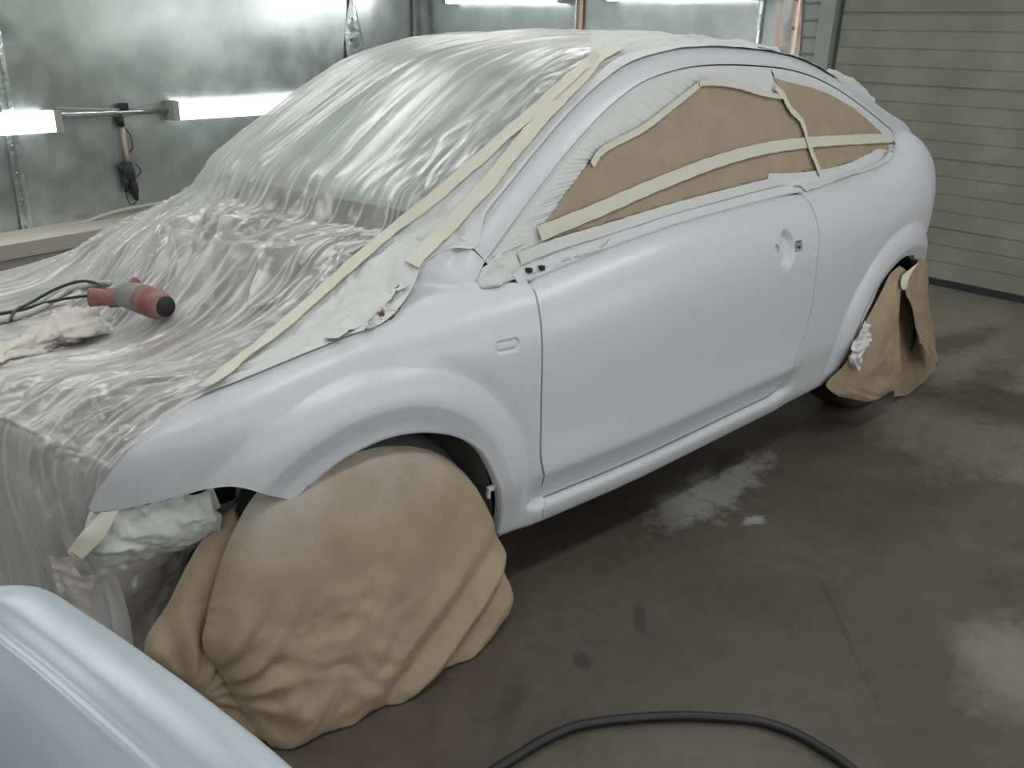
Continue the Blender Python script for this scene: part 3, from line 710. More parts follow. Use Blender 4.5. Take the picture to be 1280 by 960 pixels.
# door frame strip between body gap and window paper
frame_out = [p for p in dlo]
fr = shrink(dlo, 0)
dl = np.array(dlo); tdl = np.gradient(dl, axis=0); tdl /= np.linalg.norm(tdl, axis=1)[:, None]; ndl = np.stack([tdl[:, 1], -tdl[:, 0]], 1)
V = []
for (x, z), n in zip(dl, ndl):
    for o, dy in ((.005, .030), (.005, .003), (.010, .001), (.055, .004)):
        q = (x+n[0]*o, z+n[1]*o); V.append((q[0], -(float(F(q[0], q[1], False))-dy), q[1]))
part('window_frame', V, gridF(len(dl), 4), M_PRIMER, car)
V = []; xsb = np.linspace(.47, 1.90, 80)
for x in xsb:
    for o, dy in ((-.004, .030), (-.003, .004), (.006, -.001), (.03, -.002), (.06, .002), (.085, .006)):
        z = belt(x)+o; V.append((x, -(float(F(x, z, False))-dy), z))
part('window_sill_strip', V, gridF(len(xsb), 6), M_PRIMER, car)
# roof, windscreen and rear glass lofted between the two rails
def crest3(x):
    if x >= .36:
        q = offD(max(x, .43), .052)
        if x < .43: q = (x, q[1]-(.43-x)*1.0)
        return np.array([q[0], -float(F(q[0], q[1], False)), q[1]])
    z = float(_D(x)); a = np.array([x, -float(F(x, z, False)), z])
    return a
def bow(x): return .30*(1-S((x-.9)/.5))-.16*S((x-2.35)/.5)
def crown(x): return .035*(1-S((x-.9)/.5))+.020+.02*S((x-2.3)/.5)
def top_pt(x, v, o=0.):
    c = crest3(x); w = 1-v*v
    return np.array([c[0]-float(bow(x))*w, c[1]*(-v), c[2]+float(crown(x))*(1-abs(v)**2.4)+o])
def loft(name, x0, x1, nx, m):
    V = [top_pt(x, v, -.004) for x in np.linspace(x0, x1, nx) for v in np.linspace(-1, 1, 25)]
    return part(name, V, gridF(nx, 25), m, car)
loft('windscreen', .45, 1.20, 24, M_GLASS); loft('roof', 1.20, 2.46, 36, M_PAINT)
# tail: closed between the two body sides
V = []; tl = [offD(2.40, .052)]+tail
for (x, z) in tl:
    y = float(F(x, z)); bx = .08+.06*S((1.4-z)/.4)*S((z-.9)/.3)
    for v in np.linspace(-1, 1, 25): V.append((x+bx*(1-v*v)**.8*.9, y*v, z+.03*(1-v*v)*S((z-1.15)/.2)))
part('tailgate', V, gridF(len(tl), 25), M_PAINT, car)
# dark floor pan and cabin block behind the gaps
V = []; xs = np.linspace(.40, 2.22, 24); zs = [.20, .24, .30, .5, .7, .88]
for x in xs:
    col = [(-(float(F(x, max(z, .3), False))-.07), z+.0) for z in zs]
    for y, z in col: V.append((x, y, z))
    for y, z in col[::-1]: V.append((x, -y, z))
nn = 12; Fc = [(i*nn+j, i*nn+(j+1) % nn, (i+1)*nn+(j+1) % nn, (i+1)*nn+j) for i in range(len(xs)-1) for j in range(nn)]
Fc += [tuple(range(nn)), tuple((len(xs)-1)*nn+j for j in range(nn))[::-1]]
part('floor_pan', V, Fc, M_DARK, car, smooth=False)
# wheel wells
for c, sgn in ((ARF, -1), (ARF, 1), (ARR, -1), (ARR, 1)):
    V = []; n = 26; y0, y1 = .855, .50; Rr = .372
    for k in range(n):
        a = math.radians((-25 if c is ARF else -20)+(150 if c is ARF else 215)*k/(n-1)); x, z = c[0]+Rr*math.cos(a), c[1]+Rr*math.sin(a)
        V += [(x, sgn*y0, z), (x, sgn*y1, z), (c[0], sgn*y1, c[1]+.02)]
    Fc = []
    for k in range(n-1):
        Fc += [(3*k, 3*k+1, 3*k+4, 3*k+3), (3*k+1, 3*k+2, 3*k+4)]
    lo = part('wheel_well', V, Fc, M_LINER if c is ARF else M_DARK, car)
# strut, upright and bracket glimpsed behind the front wheel cover
b = MB().tube([(.235, -.60, .20), (.225, -.60, .50), (.18, -.60, .62)], [.035, .04, .045], 12).box((.29, -.60, .33), (.05, .10, .26), bev=.012)
part('suspension_strut', b.V, b.F, mat('dusty_grey_metal', (.20, .21, .21), .7), car)
h_ = hitF(624, 612); b = MB().box((h_[0]-.012, h_[1]+.02, h_[2]), (.022, .012, .014), bev=.003).box((h_[0]-.02, h_[1]+.02, h_[2]-.012), (.006, .012, .03), bev=.002)
part('liner_clip', b.V, b.F, M_PAINT, car)
# engine bay: apron rails, strut towers, block, slam panel
b = MB()
for s in (-1, 1):
    b.box((-.16, s*.62, .66), (.80, .06, .10), bev=.015); b.tube([(.02, s*.56, .45), (.02, s*.56, .735)], [.13, .11], 24)
    b.box((-.38, s*.50, .46), (.32, .08, .10), bev=.02)
b.box((-.56, 0, .70), (.07, .96, .05), bev=.015); b.box((-.56, 0, .40), (.05, .9, .08), bev=.02)
b.box((.33, 0, .62), (.06, 1.3, .58), bev=.02)
part('engine_bay', b.V, b.F, M_ENG, car)
b = MB().box((-.12, -.02, .50), (.46, .62, .24), bev=.05).box((-.10, .0, .63), (.30, .44, .05), bev=.02).tube([(-.33, -.25, .55), (-.28, .0, .62), (-.30, .3, .58)], .035, 12).box((-.22, .40, .54), (.26, .18, .18), bev=.02)
part('engine', b.V, b.F, M_ENG, car)
b = MB().box((-.56, 0, .45), (.05, .62, .42), bev=.01); part('radiator', b.V, b.F, M_ENG, car)
b = MB().box((-.61, 0, .42), (.05, .86, .10), bev=.02); part('bumper_beam', b.V, b.F, M_STEEL, car)
b = MB().box((.29, 0, .84), (.10, 1.26, .05), bev=.02); part('cowl', b.V, b.F, M_ENG, car)
# wheels
def wheel(x, y, sgn, par):
    R0 = .314; w = .10
    prof = [(.20, -w*.9), (.26, -w), (.295, -w*.98), (.310, -w*.8), (R0, -w*.5), (R0, w*.5), (.310, w*.8), (.295, w*.98), (.26, w), (.20, w*.9)]
    b = MB().lathe(prof, (x, y, R0), 'Y', 48); o = part('wheel', b.V, b.F, M_RUBBER, par)
    b = MB().lathe([(.01, sgn*w*.55), (.05, sgn*w*.6), (.06, sgn*w*.35), (.17, sgn*w*.5), (.20, sgn*w*.85), (.205, sgn*w*.9), (.205, -sgn*w*.9)], (x, y, R0), 'Y', 40)
    part('rim', b.V, b.F, M_STEEL, o)
    for k in range(5):
        a = 2*math.pi*k/5; q = (x+.045*math.cos(a), y+sgn*w*.62, R0+.045*math.sin(a)); bb = MB().tube([q, (q[0], q[1]+sgn*.015, q[2])], .009, 6); part('wheel_nut', bb.V, bb.F, M_STEEL, o)
wheel(-.02, -.735, -1, car); wheel(-.02, .735, 1, car); wheel(2.63, -.735, -1, car); wheel(2.63, .735, 1, car)
# ------------------------------------------------------------------ sheets, ribbons and tapes laid on the car
from mathutils.bvhtree import BVHTree
def solid(V, Fc, nrmv, th=.0008):
    """give an open grid a back side"""
    V = [np.array(v, float) for v in V]; n = len(V)
    B = [v-np.array(q)*th for v, q in zip(V, nrmv)]
    return [tuple(v) for v in V+B], list(Fc)+[tuple(i+n for i in f[::-1]) for f in Fc]
def gnorm(V, nu, nv):
    P = np.array(V).reshape(nu, nv, 3); a = np.gradient(P, axis=0); b = np.gradient(P, axis=1); n = np.cross(a, b); n /= np.linalg.norm(n, axis=2)[..., None]+1e-12
    return n
def ribbon(name, label, P3, N3, width, m, cat='masking tape', group=None, parent=None, wob=.002, lift=.0015, nw=5, w2=None, seed=0):
    P = np.array(P3, float); Nn = np.array(N3, float); T = np.gradient(P, axis=0); T /= np.linalg.norm(T, axis=1)[:, None]+1e-9
    V = []; n = len(P)
    for i in range(n):
        s = np.cross(Nn[i], T[i]); s /= np.linalg.norm(s)+1e-9; wd = width if w2 is None else width+(w2-width)*i/(n-1)
        for j in range(nw):
            q = (j/(nw-1)-.5)*wd*(1+.05*math.sin(i*1.7+seed))
            V.append(P[i]+s*q+Nn[i]*(lift+wob*float(vn(i*.35+seed*7, j*.6+seed))))
    V2, F2 = solid(V, gridF(n, nw), [Nn[i] for i in range(n) for _ in range(nw)], .0012)
    if parent: return part(name, V2, F2, m, parent)
    return obj(name, V2, F2, m, label=label, cat=cat, group=group)
def side_pts(px, off=.004, n=60):
    q = hxz(px); q = spl(q, n); x, z = q[:, 0], q[:, 1]; y = F(x, z, False); nn = normF(x, z)
    return np.stack([x, -(y+off), z], 1), nn
def win_pts(px, off=.006, n=60):
    return side_pts(px, off, n)
# --- brown paper over the door window and the rear side window
def paper_patch(name, label, px, seed, off=.006, amp=.0045, m=M_WPAPER, step=.014, cat='masking paper', th=.001):
    poly = densify(clean([tuple(q) for q in hxz(px)], .002), .012)
    def f(x, z):
        w = amp*(ridge(x*5+z*2+seed, z*7-x+seed, 3)*.5+.35*fbm(x*14+seed, z*14, 3)+.5*ridge(x*3.1+z*6.0+seed*2, z*2-x*1.5, 2)*.6)
        return F(x, z, False)+off+np.abs(w)
    V, Fc = panel_mesh(poly, f, step, .003)
    return obj(name, V, Fc, m, label=label, cat=cat)
door_paper_px = [(669, 290), (692, 262), (706, 240), (734, 205), (745, 188), (800, 158), (840, 128), (868, 105), (878, 100), (905, 103), (950, 116), (972, 120), (990, 146), (1008, 180), (1018, 212), (985, 222), (940, 228), (870, 246), (800, 266), (730, 288), (690, 298)]
paper_patch('masking_paper', 'large sheet of brown paper masking the door window', door_paper_px, 3)
quarter_px = [(963, 97), (985, 103), (1010, 109), (1035, 118), (1058, 131), (1080, 148), (1098, 164), (1110, 176), (1112, 187), (1090, 195), (1060, 204), (1028, 213), (1018, 214), (1004, 185), (990, 155), (977, 122)]
paper_patch('masking_paper', 'small sheet of brown paper masking the rear side window', quarter_px, 9, off=.007, amp=.004)
# --- pleated clear film between the roof rail and the papers
def film_band(name, label, up, dn, m, off=.012, amp=.004, freq=60, n=240, nv=12, seed=1, cat='masking film'):
    a = spl(hxz(up), n); b = spl(hxz(dn), n); V = []
    for i in range(n):
        for j in range(nv):
            t = j/(nv-1); q = a[i]*(1-t)+b[i]*t
            pl = math.sin(i/n*freq*2*math.pi+3*float(vn(i*.05+seed, 2)))*.5+float(vn(i*.21+seed, t*1.5))
            y = float(F(q[0], q[1], False))+off*(.4+.6*math.sin(t*math.pi))+amp*pl*math.sin(min(1, t*1.5)*math.pi/2)
            V.append((q[0], -y, q[1]))
    V2, F2 = solid(V, gridF(n, nv), np.tile([0, -1., 0], (n*nv, 1)), .0006)
    return obj(name, V2, F2, m, label=label, cat=cat)
band_up = [(612, 322), (640, 284), (668, 249), (703, 203), (740, 161), (773, 129), (806, 105), (843, 91), (873, 85), (911, 83), (945, 85), (962, 87)]
band_dn = [(668, 296), (690, 268), (706, 242), (732, 207), (745, 190), (798, 160), (838, 130), (868, 105), (885, 101), (915, 105), (950, 116), (972, 121)]
film_band('masking_film', 'pleated white film taped along the top of the door window paper', band_up, band_dn, M_TAPEW, off=.007, amp=.0030, freq=70)
film_band('masking_film', 'white film edge along the top of the rear side window paper', [(962, 86), (984, 89), (1012, 97), (1037, 109), (1062, 124), (1086, 143), (1104, 158), (1114, 168)], [(966, 98), (988, 104), (1012, 111), (1036, 119), (1060, 133), (1082, 150), (1100, 166), (1110, 177)], M_TAPEW, off=.009, amp=.001, freq=30)
# tapes on the windows
def tape(label, px, w, m=M_TAPE, off=.016, n=70, w2=None, seed=0, wob=.002):
    P, Nn = win_pts(px, off, n); return ribbon('masking_tape', label, P, Nn, w, m, w2=w2, seed=seed, wob=wob)
tape('long cream tape running across both window papers to the rear corner', [(668, 291), (740, 262), (800, 236), (860, 212), (900, 198), (950, 185), (1000, 178), (1060, 174), (1110, 172)], .040, w2=.038, off=.017)
tape('slanting cream tape down the joint between the two window papers', [(963, 108), (973, 120), (983, 137), (996, 152), (1004, 178), (1012, 198), (1020, 218)], .026, off=.020, seed=2)
tape('cream tape edging the upper front of the door window paper', [(735, 205), (746, 189), (798, 160), (838, 130), (868, 106)], .020, off=.016, seed=3)
tape('cream tape edging the top rear of the door window paper', [(868, 104), (885, 103), (915, 107), (950, 117), (975, 121)], .018, off=.017, seed=4)
tape('oversprayed tape along the foot of the door window paper', [(645, 322), (690, 305), (760, 284), (830, 262), (900, 243), (960, 228), (1000, 221)], .032, M_TAPEW, .012, seed=5, w2=.030)
tape('wide oversprayed tape along the foot of the rear side window', [(958, 222), (1000, 220), (1040, 213), (1080, 200), (1112, 186)], .030, M_TAPEW, .010, seed=6, w2=.024)
tape('narrow oversprayed tape under the rear side window', [(1002, 236), (1045, 222), (1084, 210), (1104, 201), (1113, 190)], .030, M_TAPEW, .004, seed=7, w2=.02)
tape('short tape piece at the rear of the door sill strip', [(955, 224), (975, 228), (996, 231)], .022, M_TAPEW, .013, n=20, seed=8)
# crumpled film around the mirror foot
mir_px = [(596, 350), (603, 335), (620, 318), (640, 295), (665, 276), (680, 300), (715, 306), (760, 296), (750, 312), (700, 327), (668, 340), (640, 350), (612, 358), (600, 360)]
def mirf(x, z): return F(x, z, False)+.007+.006*crumple(x*16, z*30, 3)+.002*fbm(x*50, z*50, 2)
poly = densify(clean([tuple(q) for q in hxz(mir_px)], .002), .008)
V, Fc = panel_mesh(poly, mirf, .007, .006); obj('masking_film', V, Fc, M_TAPEW, label='crumpled oversprayed film over the door mirror mount', cat='masking film')
for k, (p, s) in enumerate([((661, 338), (.016, .012)), ((677, 335), (.014, .013))]):
    h_ = hitF(*p, .012); b = MB().box((h_[0], h_[1], h_[2]), (s[0], .014, s[1]), bev=.002); part('mirror_mount_slot', b.V, b.F, M_DARK, do)

# --- the big clear film over roof, windscreen and engine bay
def film_edges():
    L = []; C = []; Rr = []
    for x in np.linspace(2.70, .44, 60):
        L.append(top_pt(x, 1)); C.append(top_pt(x, 0)); Rr.append(top_pt(x, -1))
    return L, C, Rr
def film_pt(s, v):
    """s 0..1 rear roof to cowl, 1..2 cowl to front ridge; v -1 near side .. 1 far side"""
    if s <= 1:
        x = 2.70+(.44-2.70)*s; return top_pt(x, -v, .006)
    t = s-1
    a = top_pt(.44, 1); L = spl(FL, 101)[int(round(t*100))]; R = spl(FR, 101)[int(round(t*100))]; Cc = spl(FC, 101)[int(round(t*100))]
    return None
def wing(x): z = float(_D(x)); return (x, -float(F(x, z, False))-.003, z+.006)
X1 = .385
FL = [top_pt(X1, -1, .004), (.32, -.700, 1.003), (.235, -.705, .975), (.16, -.745, .925)]+[wing(x) for x in (.06, -.05, -.16, -.28, -.39)]+[(x, -float(F(x, z, False))-.003, z+.005) for x, z in ((-.466, .753), (-.521, .717), (-.556, .680))]
FR = [top_pt(X1, 1, .004), (.27, .745, .925), (.13, .765, .875), (-.02, .76, .825), (-.14, .745, .79), (-.28, .70, .775), (-.42, .66, .765), (-.56, .60, .755), (-.68, .52, .745), (-.74, .46, .74)]
FC = [top_pt(X1, 0, .004), (.0, 0, 1.0), (-.085, 0, .96), (-.17, 0, .915), (-.26, 0, .87), (-.36, 0, .83), (-.48, 0, .80), (-.60, 0, .785), (-.70, 0, .78), (-.78, 0, .775)]
NA, NB, NV = 170, 210, 280
vv = np.linspace(-1, 1, NV)
rows = []
for x in np.linspace(2.40, X1, NA): rows.append(np.array([top_pt(x, v, .006+.016*(1-v**4)) for v in vv]))
aL, aR, aC = spl(FL, NB), spl(FR, NB), spl(FC, NB)
for i in range(1, NB):
    hw = (1-vv)[:, None]/2; base = aL[i]*hw+aR[i]*(1-hw); mid = (aL[i]+aR[i])/2; t = i/(NB-1)
    pw = 2.4
    r = base.copy(); cap = (1-np.abs(vv)**2); cap2 = (1-np.abs(vv)**pw)
    r[:, 0] += (aC[i]-mid)[0]*cap; r[:, 2] += (aC[i]-mid)[2]*cap2
    sag = math.sin(min(1, max(0, (t-.12)/.80))*math.pi)**2; r[:, 2] -= .065*sag*(1-vv**2)
    rows.append(r)
NF = 90; end = rows[-1]; fs = spl(np.array([(0, 0), (-.012, -.012), (-.022, -.05), (-.025, -.14), (-.015, -.26), (-.0, -.38), (-.0, -.50)]), NF)
for i in range(1, NF):
    dx, dz = fs[i]; r = end.copy(); nearside = (1-vv)/2; t = i/(NF-1)
    r[:, 0] += dx; r[:, 2] += dz; r[:, 1] += S(t*3)*.05*np.clip(nearside-.7, 0, 1)/.3
    rows.append(r)
G3 = np.array(rows)
G3[:NA, :, 1] -= .013*S((-vv[None, :]-.95)/.05); G3[:NA, :, 2] -= .003*S((-vv[None, :]-.95)/.05)
# relax the kinks at the section changes
for _ in range(14):
    k = slice(NA-8, NA+18); G3[k] = (G3[NA-9:NA+17]+2*G3[k]+G3[NA-7:NA+19])/4
NU = len(G3); Nn = -gnorm(G3.reshape(-1, 3), NU, NV)
if Nn[60, NV//2, 2] < 0: Nn = -Nn
Uc = np.r_[np.linspace(0, 2.0, NA), 2.0+np.linspace(.01, 1.3, NB-1), 3.3+np.linspace(.01, .6, NF-1)][:, None]; Vc = vv[None, :]*np.ones((NU, 1))
zone = np.r_[np.linspace(0, 1, NA), np.linspace(1.005, 2, NB-1), 2+np.linspace(.01, 1, NF-1)][:, None]
wind = S((zone-.50)/.12)*(1-S((zone-1.02)/.12)); bay = S((zone-1.0)/.12)*(1-S((zone-2.0)/.05)); front = S((zone-1.97)/.06); roofz = 1-S((zone-.50)/.15)
warp = .10*fbm(Uc*.9, Vc*1.6, 2)
def rg(x, y, o=2, p=2): return np.clip(ridge(x, y, o)/1.5, 0, 1.1)**p
# long folds run down the car; q is a fanned coordinate so they spread from the cowl
fan = Vc*(1+.25*S((Uc-1.8)/1.2))
q1 = fan+.10*Uc+warp*.5; q2 = fan-.22*Uc+warp*.6
h = roofz*(.006*rg(q1*7, Uc*1.0, 2, 2)+.004*crumple(Vc*9, Uc*6, 2))
h = h+wind*(.008*rg(q2*4.5, Uc*.55+3, 2, 3)+.010*rg(q1*9+4, Uc*.6+9, 1, 5)+.0022*crumple(Vc*7, Uc*3, 2))
farp = S((Vc-.45)/.3); nearp = S((-Vc-.62)/.2)
h = h+(wind+bay*.6)*farp*(.030*rg(fan*10, Uc*.35+2, 1, 3)+.012*rg(fan*21, Uc*.5+2, 1, 2))
h = h+bay*(.070*rg(q2*3.2+1, Uc*.6+7, 1, 3)+.050*rg(q1*6.5+3, Uc*.6+1, 1, 4)+.016*rg(q2*14, Uc*.6+4, 1, 4)+.008*crumple(Vc*4, Uc*3, 2))*(1-.75*nearp)
cr = np.exp(-((zone-1.10)/.13)**2)*np.exp(-((Vc+.05)/.5)**2)
h = h+cr*(.016*crumple(Vc*5+Uc*2, Uc*5-Vc*2, 3)+.014*rg(Vc*4+Uc*3, Uc*3-Vc*2, 1, 4))
h = h+nearp*.006*crumple(Vc*14, Uc*7, 3)
h = h+front*(.030*rg(Vc*7+warp*2, Uc*.35+5, 1, 3)+.016*rg(Vc*17+warp, Uc*.5, 1, 3))
edge = S((1-np.abs(Vc))/.07); h = h*(.15+.85*edge)
G4 = G3+Nn*h[..., None]
def film_obj(name, label, j0, j1, i0, i1, m, keep=None):
    P = G4[i0:i1, j0:j1].reshape(-1, 3); n1, n2 = i1-i0, j1-j0
    Fq = [f[::-1] for f in gridF(n1, n2) if keep is None or keep(f[0]//n2+i0, f[0] % n2+j0)]
    o = obj(name, P, Fq, m, label=label, cat='plastic sheet')
    uq = np.broadcast_to(q1, Vc.shape)[i0:i1, j0:j1].reshape(-1); us = np.broadcast_to(Uc, Vc.shape)[i0:i1, j0:j1].reshape(-1)
    uvl = o.data.uv_layers.new(name='folds'); li = np.zeros(len(o.data.loops), dtype=np.int32); o.data.loops.foreach_get('vertex_index', li)
    uvl.data.foreach_set('uv', np.stack([uq[li], us[li]], 1).astype(np.float32).ravel()); return o
TAPE1 = [(745, 72), (730, 86), (662, 146), (602, 199), (531, 259), (475, 304), (405, 367), (322, 439), (244, 499), (202, 529)]
_q = G4-CAM; _z = _q@AX[2]; PU = 640+FPX*(_q@AX[0])/_z; PW = 480-FPX*(_q@AX[1])/_z
_tx = np.interp(PW, [t[1] for t in TAPE1], [t[0] for t in TAPE1]); STRIP = (PU > _tx-3) & (PW < 528) & (Vc < -.3)
STRIP |= (Vc < -.90) & (PW < 100)
JT = int(NV*.40); I2 = NA+int(NB*.72)
film_obj('plastic_sheet', 'huge wrinkled clear plastic sheet draped over the roof, windscreen and open engine bay', 0, NV, 0, NU, M_FILM, lambda i, j: not STRIP[i, j])
film_obj('plastic_sheet', 'narrow oversprayed plastic strip taped between the clear sheet and the front pillar', 0, JT, 0, NU-2, M_TAPEW, lambda i, j: STRIP[min(i+1, NU-1), max(j-1, 0)] or STRIP[i, j])
tris = []; PV = [Vector(p) for p in G4.reshape(-1, 3)]
FB = BVHTree.FromPolygons(PV, gridF(NU, NV))
def on_film(px, off=.004, n=80):
    q = spl(np.array(px, float), n); P = []; NN = []
    for u, w in q:
        hit = FB.ray_cast(Vector(CAM), Vector(ray(u, w)), 12)
        if hit[0] is None: continue
        nn = np.array(hit[1]); d = ray(u, w)
        if np.dot(nn, d) > 0: nn = -nn
        P.append(np.array(hit[0])+nn*off); NN.append(nn)
    P = np.array(P); NN = np.array(NN)
    # smooth
    for _ in range(6):
        P[1:-1] = (P[:-2]+2*P[1:-1]+P[2:])/4; NN[1:-1] = (NN[:-2]+2*NN[1:-1]+NN[2:])/4
    NN /= np.linalg.norm(NN, axis=1)[:, None]; return P, NN
def ftape(label, px, w, m=M_TAPE, off=.008, n=90, w2=None, seed=0):
    P, Q = on_film(px, off, n); return ribbon('masking_tape', label, P, Q, w, m, w2=w2, seed=seed, wob=.003)
ftape('long cream tape holding the clear sheet from the roof down to the front wing', TAPE1, .034, off=.012, w2=.030)
ftape('cream tape beside the front pillar, second from the painted rail', [(775, 62), (749, 75), (718, 108), (685, 142), (640, 195), (610, 232), (561, 285), (514, 334)], .040, M_TAPE, .010, seed=2)
ftape('oversprayed tape along the top edge of the front wing', [(505, 352), (475, 380), (440, 408), (400, 436), (340, 462), (285, 486)], .040, M_TAPEW, .008, seed=4)
ftape('oversprayed tape along the roof rail above the side windows', [(800, 80), (840, 66), (880, 60), (930, 60), (985, 66), (1035, 82)], .03, M_TAPEW, .004, seed=5)

# --- front wheel wrapped in brown paper
def lean(z): return -(.835+.13*(1-np.clip(z, 0, .66)/.66))
pn = np.array([0, -.66, -.13*-1.0]); pn = np.array([0., -.66, .175]); pn /= np.linalg.norm(pn)
p0 = np.array([0, -.965, 0.]); ex = np.array([1., 0, 0]); ez = np.array([0, .175, .66]); ez /= np.linalg.norm(ez)
def to2(u, w, back=0.):
    q = plane(u, w, p0-pn*back, pn); return ((q-p0)@ex, (q-p0)@ez)
def seg_dist(P, poly):
    P = np.asarray(P); d = np.full(len(P), 9.); Q = np.array(poly)
    for s in range(0, len(Q), 100):
        d = np.minimum(d, np.sqrt(((P[:, None, :]-Q[None, s:s+100])**2).sum(-1)).min(1))
    return d
def wrap_sheet(name, label, px, m, back=0., bulge=.035, curl=.065, seed=1, par=None, amp=.008, cat='masking paper', step=.009):
    poly = densify(clean([to2(u, w, back) for u, w in spl(np.array(px, float), 160)], .002), .010)
    V, Fc = panel_mesh(poly, lambda x, z: x*0, step, 0)
    A = np.array([(v[0], v[2]) for v in V]); d = seg_dist(A, poly)
    x, z = A[:, 0], A[:, 1]
    cx, cz = -.02, .33
    e = 1-np.exp(-d/.022)
    hgt = e*curl-curl*.55+bulge*np.clip(1-((x-cx)**2+(z-cz)**2)/.20, 0, 1)
    low = S((.42-z)/.3)
    ang = np.arctan2(z-.18, x+.33)
    lf = .35+.65*S((.12-x)/.35); w_ = amp*(.22+1.1*low*lf)*crumple(x*5+seed, z*5, 3)+amp*.6*(.10+low*lf)*crumple(x*13+seed, z*13, 2)
    # long folds sweeping from the lower left up to the right edge
    t = z-.62*x; tri = lambda c, w: np.clip(1-np.abs(t-c)/w, 0, 1)
    w_ = w_+.030*low*(tri(.03, .05)-.8*tri(-.05, .05)+.6*tri(.15, .05)-.3*tri(.09, .04))*S((x+.25)/.25)
    # creases gathered at the tuck on the left
    ang = np.arctan2(z-.17, x+.50); r = np.hypot(x+.50, z-.17); w_ = w_+.010*np.exp(-((r-.12)/.12)**2)*np.sin(ang*13+2*fbm(x*5, z*5, 2))*S(r/.1)
    hgt = hgt+w_*S(d/.02)
    P = p0-pn*back+x[:, None]*ex+z[:, None]*ez+hgt[:, None]*pn
    P[:, 2] = np.maximum(P[:, 2], .004)
    k = len(P); nr = np.tile(pn, (k, 1)); V2, F2 = solid(P, Fc, nr, .001)
    return obj(name, V2, F2, m, label=label, cat=cat)
main_px = [(356, 950), (320, 905), (285, 850), (262, 812), (266, 780), (272, 750), (284, 705), (302, 660), (322, 625), (352, 592), (400, 566), (450, 548), (505, 548), (548, 562), (585, 592), (610, 630), (625, 670), (636, 708), (648, 748), (632, 782), (600, 820), (556, 850), (505, 878), (450, 910), (400, 936), (356, 950)]
wrap_sheet('masking_paper', 'big crumpled sheet of brown paper wrapped over the front wheel', main_px, M_PAPERW, seed=2)
side_px = [(302, 630), (265, 668), (240, 710), (215, 760), (190, 800), (188, 822), (225, 855), (290, 910), (345, 952), (372, 900), (350, 800), (330, 700), (300, 640)]
wrap_sheet('masking_paper', 'creased brown paper tucked round the front of the front tyre', side_px, M_PAPER, back=.07, seed=8, bulge=.02, curl=.05)

# --- patches between four edges given as pixels on upright planes
def yplane(pts, y=None): return [plane_y(u, w, yy) for (u, w, yy) in pts]
def coons(name, label, a, b, nu, nv, m, amp=.006, seed=0, freq=8, cat='masking paper', th=.001, parent=None, bend=0.):
    """ruled sheet between 3-D polylines a and b"""
    A = spl(np.array(a), nu); B = spl(np.array(b), nu); G = np.array([[A[i]*(1-t)+B[i]*t for t in np.linspace(0, 1, nv)] for i in range(nu)])
    n = gnorm(G.reshape(-1, 3), nu, nv)
    if n[nu//2, nv//2]@(CAM-G[nu//2, nv//2]) < 0: n = -n
    u = np.linspace(0, 1, nu)[:, None]; t = np.linspace(0, 1, nv)[None, :]
    L1 = np.linalg.norm(A[-1]-A[0]); L2 = np.linalg.norm(B[nu//2]-A[nu//2])
    h = amp*(crumple(u*L1*freq+seed, t*L2*freq+seed*2, 3)+.5*fbm(u*L1*freq*2.2+seed, t*L2*freq*2.2, 3))+bend*np.sin(t*math.pi)
    P = (G+n*h[..., None]).reshape(-1, 3); V2, F2 = solid(P, gridF(nu, nv), n.reshape(-1, 3), th)
    if parent: return part(name, V2, F2, m, parent)
    return obj(name, V2, F2, m, label=label, cat=cat)
# rear wheel cover: front sheet, inner sheet, rear flap
yo = -.925
coons('masking_paper', 'brown paper sheet hanging over the front half of the rear wheel',
      yplane([(1124, 332, -.90), (1108, 350, -.90), (1094, 380, -.90), (1080, 410, -.91), (1066, 440, -.91), (1050, 462, -.90), (1032, 480, -.88), (1046, 494, -.90), (1070, 500, -.92)]),
      yplane([(1131, 345, -.90), (1126, 362, -.93), (1124, 385, -.95), (1125, 405, -.96), (1126, 425, -.97), (1126, 445, -.98), (1127, 463, -.98), (1127, 481, -.98), (1100, 496, -.95)]), 60, 36, M_PAPER, amp=.006, seed=3, freq=6, bend=.02)
coons('masking_paper', 'shaded inner brown paper seen in the gap of the rear wheel cover',
      yplane([(1124, 340, -.86), (1124, 400, -.88), (1124, 440, -.89), (1118, 496, -.90)]), yplane([(1140, 340, -.80), (1160, 420, -.80), (1168, 450, -.80), (1169, 489, -.86)]), 40, 20, M_PAPER, amp=.004, seed=5, freq=5)
coons('masking_paper', 'brown paper flap hanging over the rear half of the rear wheel',
      yplane([(1133, 344, -.90), (1130, 362, -.93), (1138, 385, -.95), (1147, 412, -.96), (1155, 435, -.97), (1163, 449, -.97)]),
      yplane([(1151, 320, -.88), (1159, 335, -.88), (1162, 370, -.88), (1165, 400, -.88), (1169, 430, -.88), (1172, 458, -.88)]), 50, 26, M_PAPER, amp=.007, seed=6, freq=7, bend=.01)
coons('masking_tape', 'short pale tape at the top of the rear wheel paper', yplane([(1128, 344, -.935), (1126, 356, -.945), (1128, 362, -.95)]), yplane([(1148, 328, -.93), (1136, 348, -.95), (1132, 362, -.955)]), 14, 6, M_TAPE, amp=.001, seed=2, cat='masking tape')
coons('masking_film', 'crumpled silvery film along the front edge of the rear wheel paper', yplane([(1083, 400, -.915), (1072, 420, -.93), (1062, 445, -.93), (1064, 462, -.92)]), yplane([(1086, 412, -.93), (1090, 424, -.945), (1080, 440, -.955), (1074, 466, -.95)]), 40, 24, M_FILM2, amp=.010, seed=12, freq=22, cat='masking film')

